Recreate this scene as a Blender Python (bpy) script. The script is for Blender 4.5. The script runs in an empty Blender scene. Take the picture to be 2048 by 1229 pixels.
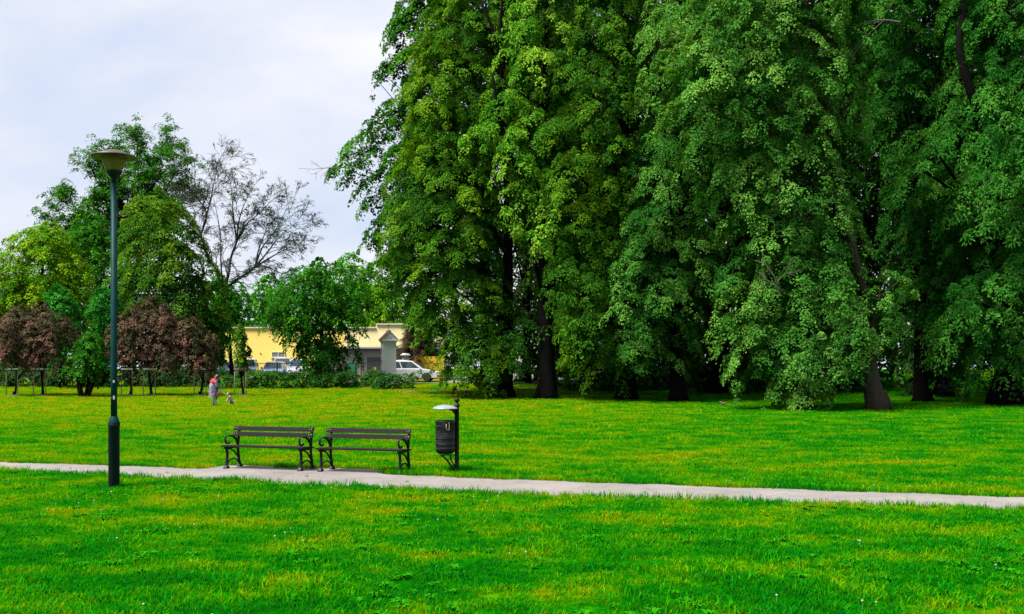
import bpy, bmesh, math, random
import numpy as np
from mathutils import Vector, Matrix

random.seed(7)
R = math.radians
scene = bpy.context.scene
C = scene.collection
F, CX, YH, EYE = 2000.0, 1024.0, 738.0, 2.06

# ------------------------------------------------------------------ terrain
_TY = [-50, 46, 52, 58, 64, 70, 76, 84, 90, 110, 4000]
_TZ = [0, 0, .12, .22, .36, .70, 1.08, 1.22, 1.30, 1.40, 1.40]
def gz(y):
    return float(np.interp(y, _TY, _TZ))
def wx(px, Y):
    return (px - CX) / F * Y
def wz(py, Y):
    return EYE + (YH - py) / F * Y

# ------------------------------------------------------------------ object helpers
def tag(o, label=None, cat=None, group=None, kind=None):
    if label: o['label'] = label
    if cat: o['category'] = cat
    if group: o['group'] = group
    if kind: o['kind'] = kind
    return o
def empty(name, loc=(0, 0, 0), rz=0.0):
    o = bpy.data.objects.new(name, None)
    o.empty_display_size = .2
    C.objects.link(o)
    o.location = loc
    o.rotation_euler = (0, 0, rz)
    return o
def link_mesh(name, me, mat, parent=None):
    o = bpy.data.objects.new(name, me)
    C.objects.link(o)
    if mat: me.materials.append(mat)
    if parent: o.parent = parent
    return o
def children(o):
    return [c for c in bpy.data.objects if c.parent == o]
def copy_tree(o, parent=None):
    c = o.copy()
    C.objects.link(c)
    if parent: c.parent = parent
    for ch in children(o):
        copy_tree(ch, c)
    return c

class MB:
    def __init__(s):
        s.v = []; s.f = []; s.sm = []
    def add(s, vs, fs, smooth=False):
        n = len(s.v)
        s.v += [tuple(p) for p in vs]
        s.f += [tuple(i + n for i in f) for f in fs]
        s.sm += [smooth] * len(fs)
    def box(s, c, d, rz=0.0, taper=1.0):
        x, y, z = d[0] / 2, d[1] / 2, d[2] / 2
        vs = []
        for zz, k in ((-z, 1), (z, taper)):
            for xx, yy in ((-x, -y), (x, -y), (x, y), (-x, y)):
                a, b = xx * k, yy * k
                vs.append((c[0] + a * math.cos(rz) - b * math.sin(rz), c[1] + a * math.sin(rz) + b * math.cos(rz), c[2] + zz))
        s.add(vs, [(3, 2, 1, 0), (4, 5, 6, 7), (0, 1, 5, 4), (1, 2, 6, 5), (2, 3, 7, 6), (3, 0, 4, 7)])
    def tube(s, pts, rad, n=8, caps=True, smooth=True, sx=1.0):
        pts = [Vector(p) for p in pts]
        if not hasattr(rad, '__len__'): rad = [rad] * len(pts)
        vs = []
        up = Vector((0, 0, 1))
        d0 = (pts[1] - pts[0]).normalized()
        a = d0.cross(up)
        if a.length < .05: a = Vector((1, 0, 0))
        a.normalize()
        for i, p in enumerate(pts):
            d = (pts[min(i + 1, len(pts) - 1)] - pts[max(i - 1, 0)])
            if d.length < 1e-9: d = d0.copy()
            d.normalize()
            a = (a - d * a.dot(d))
            if a.length < 1e-6: a = d.orthogonal()
            a.normalize()
            b = d.cross(a)
            for k in range(n):
                t = 2 * math.pi * k / n
                vs.append(p + (a * math.cos(t) * sx + b * math.sin(t)) * rad[i])
        fs = []
        for i in range(len(pts) - 1):
            for k in range(n):
                fs.append((i * n + k, i * n + (k + 1) % n, (i + 1) * n + (k + 1) % n, (i + 1) * n + k))
        s.add(vs, fs, smooth)
        if caps:
            s.add(vs[:n], [tuple(range(n))[::-1]])
            s.add(vs[-n:], [tuple(range(n))])
    def bar(s, pts, w, h, side):          # rectangular section swept along pts; side = constant width axis
        side = Vector(side).normalized()
        pts = [Vector(p) for p in pts]
        if not hasattr(h, '__len__'): h = [h] * len(pts)
        vs = []
        for i, p in enumerate(pts):
            d = (pts[min(i + 1, len(pts) - 1)] - pts[max(i - 1, 0)]).normalized()
            b = side.cross(d).normalized()
            for sx, sb in ((-1, -1), (1, -1), (1, 1), (-1, 1)):
                vs.append(p + side * (sx * w / 2) + b * (sb * h[i] / 2))
        fs = [(3, 2, 1, 0)]
        for i in range(len(pts) - 1):
            for k in range(4):
                fs.append((i * 4 + k, i * 4 + (k + 1) % 4, (i + 1) * 4 + (k + 1) % 4, (i + 1) * 4 + k))
        m = (len(pts) - 1) * 4
        fs.append((m, m + 1, m + 2, m + 3))
        s.add(vs, fs)
    def lathe(s, prof, c=(0, 0, 0), n=24, smooth=True):
        vs = []
        for r, z in prof:
            for k in range(n):
                t = 2 * math.pi * k / n
                vs.append((c[0] + r * math.cos(t), c[1] + r * math.sin(t), c[2] + z))
        fs = []
        for i in range(len(prof) - 1):
            for k in range(n):
                fs.append((i * n + k, i * n + (k + 1) % n, (i + 1) * n + (k + 1) % n, (i + 1) * n + k))
        s.add(vs, fs, smooth)
        if prof[0][0] > 1e-4: s.add(vs[:n], [tuple(range(n))[::-1]])
        if prof[-1][0] > 1e-4: s.add(vs[-n:], [tuple(range(n))])
    def ball(s, c, r, n=14, m=8, sc=(1, 1, 1)):
        prof = []
        vs = []
        for i in range(m + 1):
            t = math.pi * i / m
            for k in range(n):
                a = 2 * math.pi * k / n
                vs.append((c[0] + r * sc[0] * math.sin(t) * math.cos(a), c[1] + r * sc[1] * math.sin(t) * math.sin(a), c[2] - r * sc[2] * math.cos(t)))
        fs = []
        for i in range(m):
            for k in range(n):
                fs.append((i * n + k, i * n + (k + 1) % n, (i + 1) * n + (k + 1) % n, (i + 1) * n + k))
        s.add(vs, fs, True)
    def build(s, name, mat, parent=None, bevel=0.0):
        me = bpy.data.meshes.new(name)
        me.from_pydata(s.v, [], s.f)
        bm = bmesh.new(); bm.from_mesh(me)
        bm.faces.ensure_lookup_table()
        for f, q in zip(bm.faces, s.sm): f.smooth = q
        bmesh.ops.remove_doubles(bm, verts=bm.verts, dist=1e-5)
        bmesh.ops.recalc_face_normals(bm, faces=bm.faces)
        bm.to_mesh(me); bm.free()
        o = link_mesh(name, me, mat, parent)
        if bevel:
            b = o.modifiers.new('bevel', 'BEVEL'); b.width = bevel; b.segments = 2; b.limit_method = 'ANGLE'
        return o

def smooth_path(pts, n=6):
    P = [Vector(p) for p in pts]
    out = []
    for i in range(len(P) - 1):
        p0 = P[max(i - 1, 0)]; p1 = P[i]; p2 = P[i + 1]; p3 = P[min(i + 2, len(P) - 1)]
        for k in range(n):
            t = k / n
            out.append(.5 * ((2 * p1) + (p2 - p0) * t + (2 * p0 - 5 * p1 + 4 * p2 - p3) * t * t + (3 * p1 - p0 - 3 * p2 + p3) * t ** 3))
    out.append(P[-1])
    return out

# ------------------------------------------------------------------ materials
def new_mat(name):
    m = bpy.data.materials.new(name)
    m.use_nodes = True
    nt = m.node_tree
    return m, nt, nt.nodes['Principled BSDF'], nt.nodes['Material Output']
def rgba(c):
    return (c[0], c[1], c[2], 1)
def simple(name, col, rough=.6, metal=0.0, var=.25, scale=6.0, bump=0.0, spec=.5):
    m, nt, bs, out = new_mat(name)
    tc = nt.nodes.new('ShaderNodeTexCoord')
    nz = nt.nodes.new('ShaderNodeTexNoise'); nz.inputs['Scale'].default_value = scale; nz.inputs['Detail'].default_value = 5
    nt.links.new(tc.outputs['Object'], nz.inputs['Vector'])
    mx = nt.nodes.new('ShaderNodeMix'); mx.data_type = 'RGBA'
    mx.inputs[6].default_value = rgba([c * (1 - var) for c in col])
    mx.inputs[7].default_value = rgba([min(1, c * (1 + var)) for c in col])
    nt.links.new(nz.outputs['Fac'], mx.inputs[0])
    nt.links.new(mx.outputs[2], bs.inputs['Base Color'])
    bs.inputs['Roughness'].default_value = rough
    bs.inputs['Metallic'].default_value = metal
    bs.inputs['Specular IOR Level'].default_value = spec
    if bump:
        b = nt.nodes.new('ShaderNodeBump'); b.inputs['Strength'].default_value = bump; b.inputs['Distance'].default_value = .02
        nt.links.new(nz.outputs['Fac'], b.inputs['Height']); nt.links.new(b.outputs['Normal'], bs.inputs['Normal'])
    return m
def leaf_mat(name, dark, mid, young, trans=.26, rough=.7, spec=.02):
    dark, mid, young = [[min(.42, v * .98) for v in c] for c in (dark, mid, young)]
    m, nt, bs, out = new_mat(name)
    at = nt.nodes.new('ShaderNodeAttribute'); at.attribute_name = 'tint'
    cr = nt.nodes.new('ShaderNodeValToRGB')
    cr.color_ramp.elements[0].color = rgba(dark); cr.color_ramp.elements[0].position = .05
    cr.color_ramp.elements[1].color = rgba(young); cr.color_ramp.elements[1].position = .95
    e = cr.color_ramp.elements.new(.5); e.color = rgba(mid)
    nt.links.new(at.outputs['Fac'], cr.inputs['Fac'])
    nt.links.new(cr.outputs['Color'], bs.inputs['Base Color'])
    bs.inputs['Roughness'].default_value = rough
    bs.inputs['Specular IOR Level'].default_value = spec
    tr = nt.nodes.new('ShaderNodeBsdfTranslucent')
    mx = nt.nodes.new('ShaderNodeMix'); mx.data_type = 'RGBA'; mx.blend_type = 'MULTIPLY'; mx.inputs[0].default_value = 1
    mx.inputs[7].default_value = (1.3, 1.25, .5, 1)
    nt.links.new(cr.outputs['Color'], mx.inputs[6]); nt.links.new(mx.outputs[2], tr.inputs['Color'])
    ms = nt.nodes.new('ShaderNodeMixShader'); ms.inputs[0].default_value = trans
    nt.links.new(bs.outputs[0], ms.inputs[1]); nt.links.new(tr.outputs[0], ms.inputs[2])
    nt.links.new(ms.outputs[0], out.inputs['Surface'])
    return m

# lawn colour shared by soil sheet and blades: bright green growth with dry yellow patches
def lawn_group():
    g = bpy.data.node_groups.new('lawn_colour', 'ShaderNodeTree')
    g.interface.new_socket('Color', in_out='OUTPUT', socket_type='NodeSocketColor')
    N, L = g.nodes, g.links
    g.interface.new_socket('Mix', in_out='INPUT', socket_type='NodeSocketFloat')
    o = N.new('NodeGroupOutput'); gin = N.new('NodeGroupInput')
    geo = N.new('ShaderNodeNewGeometry')
    mp = N.new('ShaderNodeMapping'); mp.vector_type = 'POINT'; mp.inputs['Scale'].default_value = (.8, 1.0, 0)
    L.new(geo.outputs['Position'], mp.inputs['Vector'])
    n1 = N.new('ShaderNodeTexNoise'); n1.inputs['Scale'].default_value = .85; n1.inputs['Detail'].default_value = 7; n1.inputs['Roughness'].default_value = .62
    L.new(mp.outputs[0], n1.inputs['Vector'])
    n2 = N.new('ShaderNodeTexNoise'); n2.inputs['Scale'].default_value = 7; n2.inputs['Detail'].default_value = 4
    L.new(mp.outputs[0], n2.inputs['Vector'])
    sep = N.new('ShaderNodeSeparateXYZ'); L.new(geo.outputs['Position'], sep.inputs[0])
    def mr(src, a, b, c, d):
        q = N.new('ShaderNodeMapRange'); q.inputs[1].default_value = a; q.inputs[2].default_value = b
        q.inputs[3].default_value = c; q.inputs[4].default_value = d
        L.new(src, q.inputs[0]); return q.outputs[0]
    def ma(op, a, b):
        q = N.new('ShaderNodeMath'); q.operation = op
        for i, x in enumerate((a, b)):
            if isinstance(x, (int, float)): q.inputs[i].default_value = x
            else: L.new(x, q.inputs[i])
        return q.outputs[0]
    # dry zones: the far side of the lawn, the strip behind the path on the left, the band before it
    far = ma('MULTIPLY', mr(sep.outputs['Y'], 27, 46, 0, .20), mr(sep.outputs['X'], 16, -8, .25, 1))
    strip = ma('MULTIPLY', mr(sep.outputs['Y'], 19, 21.5, 0, .10), mr(sep.outputs['Y'], 30, 23, 0, 1))
    band = ma('MULTIPLY', mr(sep.outputs['Y'], 11.5, 13.5, -.05, .03), mr(sep.outputs['Y'], 19, 16.5, 0, 1))
    right = ma('MULTIPLY', mr(sep.outputs['X'], 3, 9, 0, -.07), mr(sep.outputs['Y'], 18, 24, 0, 1))
    s = ma('ADD', ma('ADD', far, strip), ma('ADD', band, right))
    v = ma('ADD', ma('ADD', ma('ADD', ma('MULTIPLY', n1.outputs['Fac'], 1.45), -.250), s), ma('MULTIPLY', ma('SUBTRACT', n2.outputs['Fac'], .5), .5))
    v = ma('ADD', v, gin.outputs[0])
    cr = N.new('ShaderNodeValToRGB')
    els = cr.color_ramp.elements
    els[0].position = .34; els[0].color = (.003, .145, .001, 1)
    els[1].position = .90; els[1].color = (.27, .235, .004, 1)
    e = els.new(.50); e.color = (.010, .225, .001, 1)
    e = els.new(.60); e.color = (.070, .260, .001, 1)
    e = els.new(.72); e.color = (.170, .260, .001, 1)
    L.new(v, cr.inputs[0])
    L.new(cr.outputs[0], o.inputs[0])
    return g
LAWN = lawn_group()
def grass_mat(name, blade):
    m, nt, bs, out = new_mat(name)
    g = nt.nodes.new('ShaderNodeGroup'); g.node_tree = LAWN
    geo = nt.nodes.new('ShaderNodeNewGeometry')
    hs = nt.nodes.new('ShaderNodeHueSaturation')
    nt.links.new(g.outputs[0], hs.inputs['Color'])
    if blade:
        q = nt.nodes.new('ShaderNodeMapRange'); q.inputs[3].default_value = .40; q.inputs[4].default_value = 1.45
        nt.links.new(geo.outputs['Random Per Island'], q.inputs[0]); nt.links.new(q.outputs[0], hs.inputs['Value'])
        q = nt.nodes.new('ShaderNodeMapRange'); q.inputs[3].default_value = .485; q.inputs[4].default_value = .515
        mm = nt.nodes.new('ShaderNodeMath'); mm.operation = 'FRACT'
        mk = nt.nodes.new('ShaderNodeMath'); mk.operation = 'MULTIPLY'; mk.inputs[1].default_value = 17.3
        nt.links.new(geo.outputs['Random Per Island'], mk.inputs[0]); nt.links.new(mk.outputs[0], mm.inputs[0])
        nt.links.new(mm.outputs[0], q.inputs[0]); nt.links.new(q.outputs[0], hs.inputs['Hue'])
        j_ = nt.nodes.new('ShaderNodeMapRange'); j_.inputs[3].default_value = -.17; j_.inputs[4].default_value = .17
        f_ = nt.nodes.new('ShaderNodeMath'); f_.operation = 'FRACT'; k_ = nt.nodes.new('ShaderNodeMath'); k_.operation = 'MULTIPLY'; k_.inputs[1].default_value = 41.7
        nt.links.new(geo.outputs['Random Per Island'], k_.inputs[0]); nt.links.new(k_.outputs[0], f_.inputs[0]); nt.links.new(f_.outputs[0], j_.inputs[0]); nt.links.new(j_.outputs[0], g.inputs[0])
        nt.links.new(hs.outputs[0], bs.inputs['Base Color'])
        bs.inputs['Roughness'].default_value = .6; bs.inputs['Specular IOR Level'].default_value = .0
        tr = nt.nodes.new('ShaderNodeBsdfTranslucent'); nt.links.new(hs.outputs[0], tr.inputs['Color'])
        ms = nt.nodes.new('ShaderNodeMixShader'); ms.inputs[0].default_value = .45
        nt.links.new(bs.outputs[0], ms.inputs[1]); nt.links.new(tr.outputs[0], ms.inputs[2]); nt.links.new(ms.outputs[0], out.inputs['Surface'])
    else:
        nz = nt.nodes.new('ShaderNodeTexNoise'); nz.inputs['Scale'].default_value = 9; nz.inputs['Detail'].default_value = 9; nz.inputs['Roughness'].default_value = .75
        nt.links.new(geo.outputs['Position'], nz.inputs['Vector'])
        q = nt.nodes.new('ShaderNodeMapRange'); q.inputs[1].default_value = .3; q.inputs[2].default_value = .7; q.inputs[3].default_value = .20; q.inputs[4].default_value = .68
        nt.links.new(nz.outputs['Fac'], q.inputs[0]); nt.links.new(q.outputs[0], hs.inputs['Value'])
        nt.links.new(hs.outputs[0], bs.inputs['Base Color'])
        bs.inputs['Roughness'].default_value = .9; bs.inputs['Specular IOR Level'].default_value = .0
        b = nt.nodes.new('ShaderNodeBump'); b.inputs['Strength'].default_value = .6; b.inputs['Distance'].default_value = .05
        nt.links.new(nz.outputs['Fac'], b.inputs['Height']); nt.links.new(b.outputs['Normal'], bs.inputs['Normal'])
    return m
M = {}
M['lawn'] = grass_mat('lawn_soil', False)
M['blade'] = grass_mat('grass_blade', True)
M['weed'] = simple('weed_leaf', (.016, .15, .003), .7, var=.5, scale=3, spec=.0)
M['clover'] = simple('clover_white', (.26, .30, .20), .8, var=.2)
M['path'] = simple('asphalt_path', (.158, .143, .135), .9, var=.15, scale=2.2, bump=.3)
def worn(m):
    nt = m.node_tree; bs = nt.nodes['Principled BSDF']
    src = bs.inputs['Base Color'].links[0].from_socket
    geo = nt.nodes.new('ShaderNodeNewGeometry')
    a = nt.nodes.new('ShaderNodeTexNoise'); a.inputs['Scale'].default_value = .8; a.inputs['Detail'].default_value = 8; a.inputs['Roughness'].default_value = .7
    b = nt.nodes.new('ShaderNodeTexNoise'); b.inputs['Scale'].default_value = 38; b.inputs['Detail'].default_value = 3
    v = nt.nodes.new('ShaderNodeTexVoronoi'); v.feature = 'DISTANCE_TO_EDGE'; v.inputs['Scale'].default_value = .55
    n = nt.nodes.new('ShaderNodeTexNoise'); n.inputs['Scale'].default_value = 1.7; n.inputs['Detail'].default_value = 4
    nt.links.new(geo.outputs['Position'], n.inputs['Vector'])
    add = nt.nodes.new('ShaderNodeVectorMath'); add.operation = 'MULTIPLY_ADD'; add.inputs[1].default_value = (.9, .9, .9)
    nt.links.new(n.outputs['Color'], add.inputs[0]); nt.links.new(geo.outputs['Position'], add.inputs[2]); nt.links.new(add.outputs[0], v.inputs['Vector'])
    for q in (a, b): nt.links.new(geo.outputs['Position'], q.inputs['Vector'])
    def mr(x, i0, i1, o0, o1):
        q = nt.nodes.new('ShaderNodeMapRange'); q.inputs[1].default_value = i0; q.inputs[2].default_value = i1; q.inputs[3].default_value = o0; q.inputs[4].default_value = o1
        nt.links.new(x, q.inputs[0]); return q.outputs[0]
    def mul(x, y):
        q = nt.nodes.new('ShaderNodeMath'); q.operation = 'MULTIPLY'; nt.links.new(x, q.inputs[0]); nt.links.new(y, q.inputs[1]); return q.outputs[0]
    f = mul(mul(mr(a.outputs['Fac'], .3, .7, .72, 1.15), mr(b.outputs['Fac'], .3, .7, .80, 1.18)), mr(v.outputs['Distance'], 0, .012, .62, 1))
    hs = nt.nodes.new('ShaderNodeHueSaturation'); nt.links.new(src, hs.inputs['Color']); nt.links.new(f, hs.inputs['Value']); nt.links.new(hs.outputs[0], bs.inputs['Base Color'])
worn(M['path'])
M['litter'] = simple('dry_leaf', (.10, .055, .02), .9, var=.5)
M['dirt'] = simple('dirt', (.13, .085, .045), .95, var=.35, scale=3, bump=.3)
M['asphalt'] = simple('asphalt', (.07, .07, .075), .9, var=.2, scale=4)
M['iron'] = simple('cast_iron', (.004, .004, .005), .5, var=.4, scale=20, bump=.1, spec=.2)
M['slat'] = simple('stained_wood', (.0085, .0058, .0062), .6, var=.55, scale=14, bump=.05, spec=.12)
M['bolt'] = simple('bolt', (.35, .33, .32), .4, metal=.6)
M['pole'] = simple('green_paint', (.0010, .026, .028), .5, var=.5, scale=7, spec=.08)
M['pole_dark'] = simple('dark_green_paint', (.002, .007, .007), .5, var=.45, scale=7, spec=.15)
M['shade'] = simple('lamp_shade', (.045, .019, .013), .45, var=.4, scale=12)
M['black'] = simple('black_plastic', (.005, .005, .007), .45, var=.3, scale=12, spec=.25)
M['grey_metal'] = simple('grey_lid', (.17, .19, .23), .4, var=.15, scale=12)
M['scratch'] = simple('scratch', (.055, .058, .065), .7)
M['hook'] = simple('hook', (.20, .20, .14), .5)
M['sticker'] = simple('sticker', (.45, .46, .48), .6, var=.1)
M['bark'] = simple('bark', (.0038, .0034, .0032), .95, var=.55, scale=5, bump=.8, spec=.05)
M['bark_brown'] = simple('bark_brown', (.045, .034, .026), .95, var=.6, scale=5, bump=1.0, spec=.1)
M['twig'] = simple('twig', (.014, .011, .010), .9, var=.3, scale=3)
M['dead'] = simple('dead_wood', (.075, .060, .050), .9, var=.3)
M['stake'] = simple('stake_wood', (.15, .112, .072), .85, var=.3, scale=6)
M['strap_white'] = simple('white_strap', (.62, .62, .62), .6, var=.1)
M['strap_black'] = simple('black_strap', (.012, .012, .014), .6)
M['yellow_wall'] = simple('yellow_render', (.82, .60, .155), .9, var=.10, scale=1.2)
M['cream_wall'] = simple('cream_render', (.82, .71, .38), .9, var=.10, scale=1.2)
M['beige_wall'] = simple('beige_wall', (.42, .39, .32), .9, var=.12, scale=2)
M['white_wall'] = simple('white_wall', (.45, .46, .48), .9, var=.1, scale=2)
M['roof_dark'] = simple('dark_roof', (.07, .075, .085), .7, var=.25, scale=3)
M['roof_edge'] = simple('roof_edge', (.42, .43, .44), .7)
M['door_grey'] = simple('grey_door', (.10, .11, .12), .6)
M['frame_beige'] = simple('window_frame', (.55, .50, .38), .6)
M['pane'] = simple('window_pane', (.17, .18, .20), .15, var=.5, scale=2)
M['fence'] = simple('fence_iron', (.030, .018, .014), .7)
M['stone'] = simple('plaster_grey', (.54, .53, .56), .85, var=.12, scale=4)
M['tile'] = simple('roof_tile', (.22, .065, .045), .8, var=.35, scale=9, bump=.6)
M['niche'] = simple('niche', (.10, .10, .11), .9)
M['bin_green'] = simple('green_container', (.01, .17, .07), .5)
M['yellow_panel'] = simple('yellow_panel', (.55, .32, .003), .6)
M['tyre'] = simple('tyre', (.012, .012, .013), .8)
M['rim'] = simple('rim', (.25, .25, .26), .35, metal=.7)
M['glass'] = simple('car_glass', (.025, .04, .05), .06, var=.3, scale=1, spec=.8)
M['headlight'] = simple('headlight', (.6, .62, .65), .15)
M['skin'] = simple('skin', (.34, .19, .13), .55, var=.08)
M['hair'] = simple('hair', (.055, .018, .012), .5, var=.5, scale=40)
M['red'] = simple('red_cloth', (.36, .012, .025), .8, var=.3, scale=20)
M['dark_cloth'] = simple('dark_cloth', (.008, .009, .015), .85)
M['blue_cloth'] = simple('pale_blue_cloth', (.22, .25, .42), .8)
M['teal'] = simple('teal_cuff', (.06, .48, .50), .7)
M['bag'] = simple('bag', (.10, .015, .02), .6)
M['leash'] = simple('leash_green', (.12, .75, .08), .6)
M['leash_dark'] = simple('leash_dark', (.02, .05, .03), .6)
M['bird'] = simple('bird', (.09, .055, .035), .8, var=.6, scale=60)
M['cable'] = simple('cable', (.02, .02, .02), .7)
def car_paint(name, c):
    m = simple(name, c, .25, var=.05, scale=2)
    m.node_tree.nodes['Principled BSDF'].inputs['Coat Weight'].default_value = .6
    return m
M['car_white'] = car_paint('white_paint', (.46, .47, .50))
M['car_silver'] = car_paint('silver_paint', (.36, .38, .42))
M['car_blue'] = car_paint('blue_paint', (.12, .21, .38))
M['car_teal'] = car_paint('teal_paint', (.05, .20, .17))
def coat_mat():
    m, nt, bs, out = new_mat('patterned_coat')
    tc = nt.nodes.new('ShaderNodeTexCoord')
    vo = nt.nodes.new('ShaderNodeTexVoronoi'); vo.inputs['Scale'].default_value = 16
    nt.links.new(tc.outputs['Object'], vo.inputs['Vector'])
    sp = nt.nodes.new('ShaderNodeSeparateColor'); nt.links.new(vo.outputs['Color'], sp.inputs[0])
    cr = nt.nodes.new('ShaderNodeValToRGB'); cr.color_ramp.interpolation = 'CONSTANT'
    e = cr.color_ramp.elements
    e[0].color = (.05, .06, .14, 1); e[1].position = .93; e[1].color = (.35, .02, .035, 1)
    for p, c in ((.30, (.10, .11, .17)), (.5, (.14, .15, .20)), (.68, (.24, .23, .28))):
        q = e.new(p); q.color = rgba(c)
    nt.links.new(sp.outputs[0], cr.inputs[0]); nt.links.new(cr.outputs[0], bs.inputs['Base Color'])
    bs.inputs['Roughness'].default_value = .85
    return m
M['coat'] = coat_mat()
def fur_mat():
    m, nt, bs, out = new_mat('dog_fur')
    tc = nt.nodes.new('ShaderNodeTexCoord')
    nz = nt.nodes.new('ShaderNodeTexNoise'); nz.inputs['Scale'].default_value = 9; nz.inputs['Detail'].default_value = 3
    nt.links.new(tc.outputs['Object'], nz.inputs['Vector'])
    cr = nt.nodes.new('ShaderNodeValToRGB')
    e = cr.color_ramp.elements
    e[0].position = .42; e[0].color = (.03, .017, .014, 1); e[1].position = .62; e[1].color = (.50, .44, .38, 1)
    q = e.new(.52); q.color = (.13, .05, .04, 1)
    nt.links.new(nz.outputs['Fac'], cr.inputs[0]); nt.links.new(cr.outputs[0], bs.inputs['Base Color'])
    bs.inputs['Roughness'].default_value = .9
    return m
M['fur'] = fur_mat()
M['fur_white'] = simple('white_fur', (.36, .34, .30), .9, var=.2, scale=30)
def lamp_glass():
    m, nt, bs, out = new_mat('smoked_glass')
    bs.inputs['Base Color'].default_value = (.10, .09, .04, 1); bs.inputs['Roughness'].default_value = .12
    tr = nt.nodes.new('ShaderNodeBsdfTranslucent'); tr.inputs['Color'].default_value = (.92, .86, .54, 1)
    tp = nt.nodes.new('ShaderNodeBsdfTransparent'); tp.inputs['Color'].default_value = (.82, .78, .55, 1)
    a = nt.nodes.new('ShaderNodeMixShader'); a.inputs[0].default_value = .40
    b = nt.nodes.new('ShaderNodeMixShader'); b.inputs[0].default_value = .92
    nt.links.new(tr.outputs[0], a.inputs[1]); nt.links.new(tp.outputs[0], a.inputs[2])
    nt.links.new(bs.outputs[0], b.inputs[1]); nt.links.new(a.outputs[0], b.inputs[2]); nt.links.new(b.outputs[0], out.inputs['Surface'])
    return m
M['lamp_glass'] = lamp_glass()

# foliage palette
G = {}
G['olive'] = leaf_mat('leaf_olive', (.013, .060, .005), (.036, .132, .007), (.125, .245, .008))
G['maple'] = leaf_mat('leaf_maple', (.010, .058, .004), (.028, .140, .006), (.080, .230, .008))
G['bright'] = leaf_mat('leaf_bright', (.016, .080, .005), (.048, .190, .009), (.190, .360, .025))
G['linden'] = leaf_mat('leaf_linden', (.013, .074, .008), (.038, .150, .016), (.135, .300, .045))
G['ash'] = leaf_mat('leaf_ash', (.007, .055, .006), (.020, .122, .012), (.066, .215, .024))
G['shade'] = leaf_mat('leaf_shade', (.010, .036, .010), (.022, .065, .014), (.045, .100, .020))  # darkest leaves: shade behind the big trees is put into this colour
G['yellow'] = leaf_mat('leaf_yellow_green', (.030, .120, .004), (.085, .230, .005), (.200, .330, .007))
G['limetop'] = leaf_mat('leaf_lime', (.016, .072, .006), (.040, .140, .009), (.135, .230, .010))
G['mid'] = leaf_mat('leaf_mid', (.012, .075, .006), (.030, .160, .008), (.075, .250, .010))
G['vivid'] = leaf_mat('leaf_vivid', (.014, .095, .006), (.042, .210, .008), (.100, .330, .014))
G['blue'] = leaf_mat('leaf_blue_green', (.008, .070, .007), (.020, .150, .013), (.042, .290, .028))
G['purple'] = leaf_mat('leaf_purple', (.026, .036, .014), (.080, .062, .038), (.170, .072, .060), trans=.15)
G['conifer'] = leaf_mat('needle_brown', (.020, .018, .010), (.055, .042, .022), (.110, .072, .040), trans=.1)
G['hedge'] = leaf_mat('leaf_hedge', (.010, .055, .008), (.028, .110, .012), (.080, .200, .018))

# ------------------------------------------------------------------ leaves
def unit(a):
    return a / np.maximum(np.linalg.norm(a, axis=1, keepdims=True), 1e-9)
def leaf_mesh(name, P, N, T, L, W, tint, mat, parent):
    N = unit(N); T = unit(T - N * np.sum(T * N, axis=1, keepdims=True)); B = np.cross(N, T)
    n = len(P); L = L[:, None]; W = W[:, None]
    V = np.empty((n, 4, 3), np.float32)
    V[:, 0] = P - T * L * .5 - N * L * .06
    V[:, 1] = P + B * W * .5 - T * L * .08 + N * L * .07
    V[:, 2] = P + T * L * .5 - N * L * .14
    V[:, 3] = P - B * W * .5 - T * L * .08 + N * L * .07
    me = bpy.data.meshes.new(name)
    me.vertices.add(n * 4); me.vertices.foreach_set('co', V.ravel())
    me.loops.add(n * 4); me.loops.foreach_set('vertex_index', np.arange(n * 4, dtype=np.int32))
    me.polygons.add(n); me.polygons.foreach_set('loop_start', np.arange(0, n * 4, 4, dtype=np.int32))
    me.update(calc_edges=True)
    a = me.attributes.new('tint', 'FLOAT', 'FACE'); a.data.foreach_set('value', np.clip(tint, 0, 1).astype(np.float32))
    return link_mesh(name, me, mat, parent)

class Leaves:
    def __init__(s): s.a = [[] for _ in range(6)]
    def add(s, *q):
        for l, x in zip(s.a, q): l.append(x)
    def n(s): return sum(len(x) for x in s.a[0])
    def build(s, name, mat, parent=None):
        return leaf_mesh(name, *[np.concatenate(x) for x in s.a], mat, parent)

def sprays(LV, rng, pos, nrm, rs, k, leaf, aspect, btint, droop=.5, jit=.36, tvar=.13):
    """k leaves in a drooping fan round each spray centre"""
    S = len(pos)
    if S == 0: return
    n = unit(nrm)
    ref = np.tile(np.array([[0.13, .21, 1.0]]), (S, 1))
    a = unit(np.cross(n, ref)); b = np.cross(n, a)
    th = rng.uniform(0, 2 * np.pi, (S, k)); rr = np.sqrt(rng.uniform(.02, 1, (S, k)))
    ca, sa = np.cos(th)[..., None], np.sin(th)[..., None]
    out = a[:, None] * ca + b[:, None] * sa
    rsb = (rs * np.ones(S))[:, None, None]
    P = pos[:, None] + out * (rr[..., None] * rsb)
    P = P - n[:, None] * (rr[..., None] ** 2 * rsb * .25)
    P[..., 2] -= rr ** 2 * rsb[..., 0] * droop
    P += rng.normal(0, .10, P.shape) * rsb
    N = n[:, None] + rng.normal(0, jit, P.shape) + out * .25
    T = out + rng.normal(0, .35, P.shape); T[..., 2] -= .55
    L = leaf * rng.uniform(.65, 1.3, (S, k))
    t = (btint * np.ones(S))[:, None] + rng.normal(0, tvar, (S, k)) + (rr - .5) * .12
    q = S * k
    LV.add(P.reshape(q, 3), N.reshape(q, 3), T.reshape(q, 3), L.ravel(), (L * aspect).ravel(), t.ravel())

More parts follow.
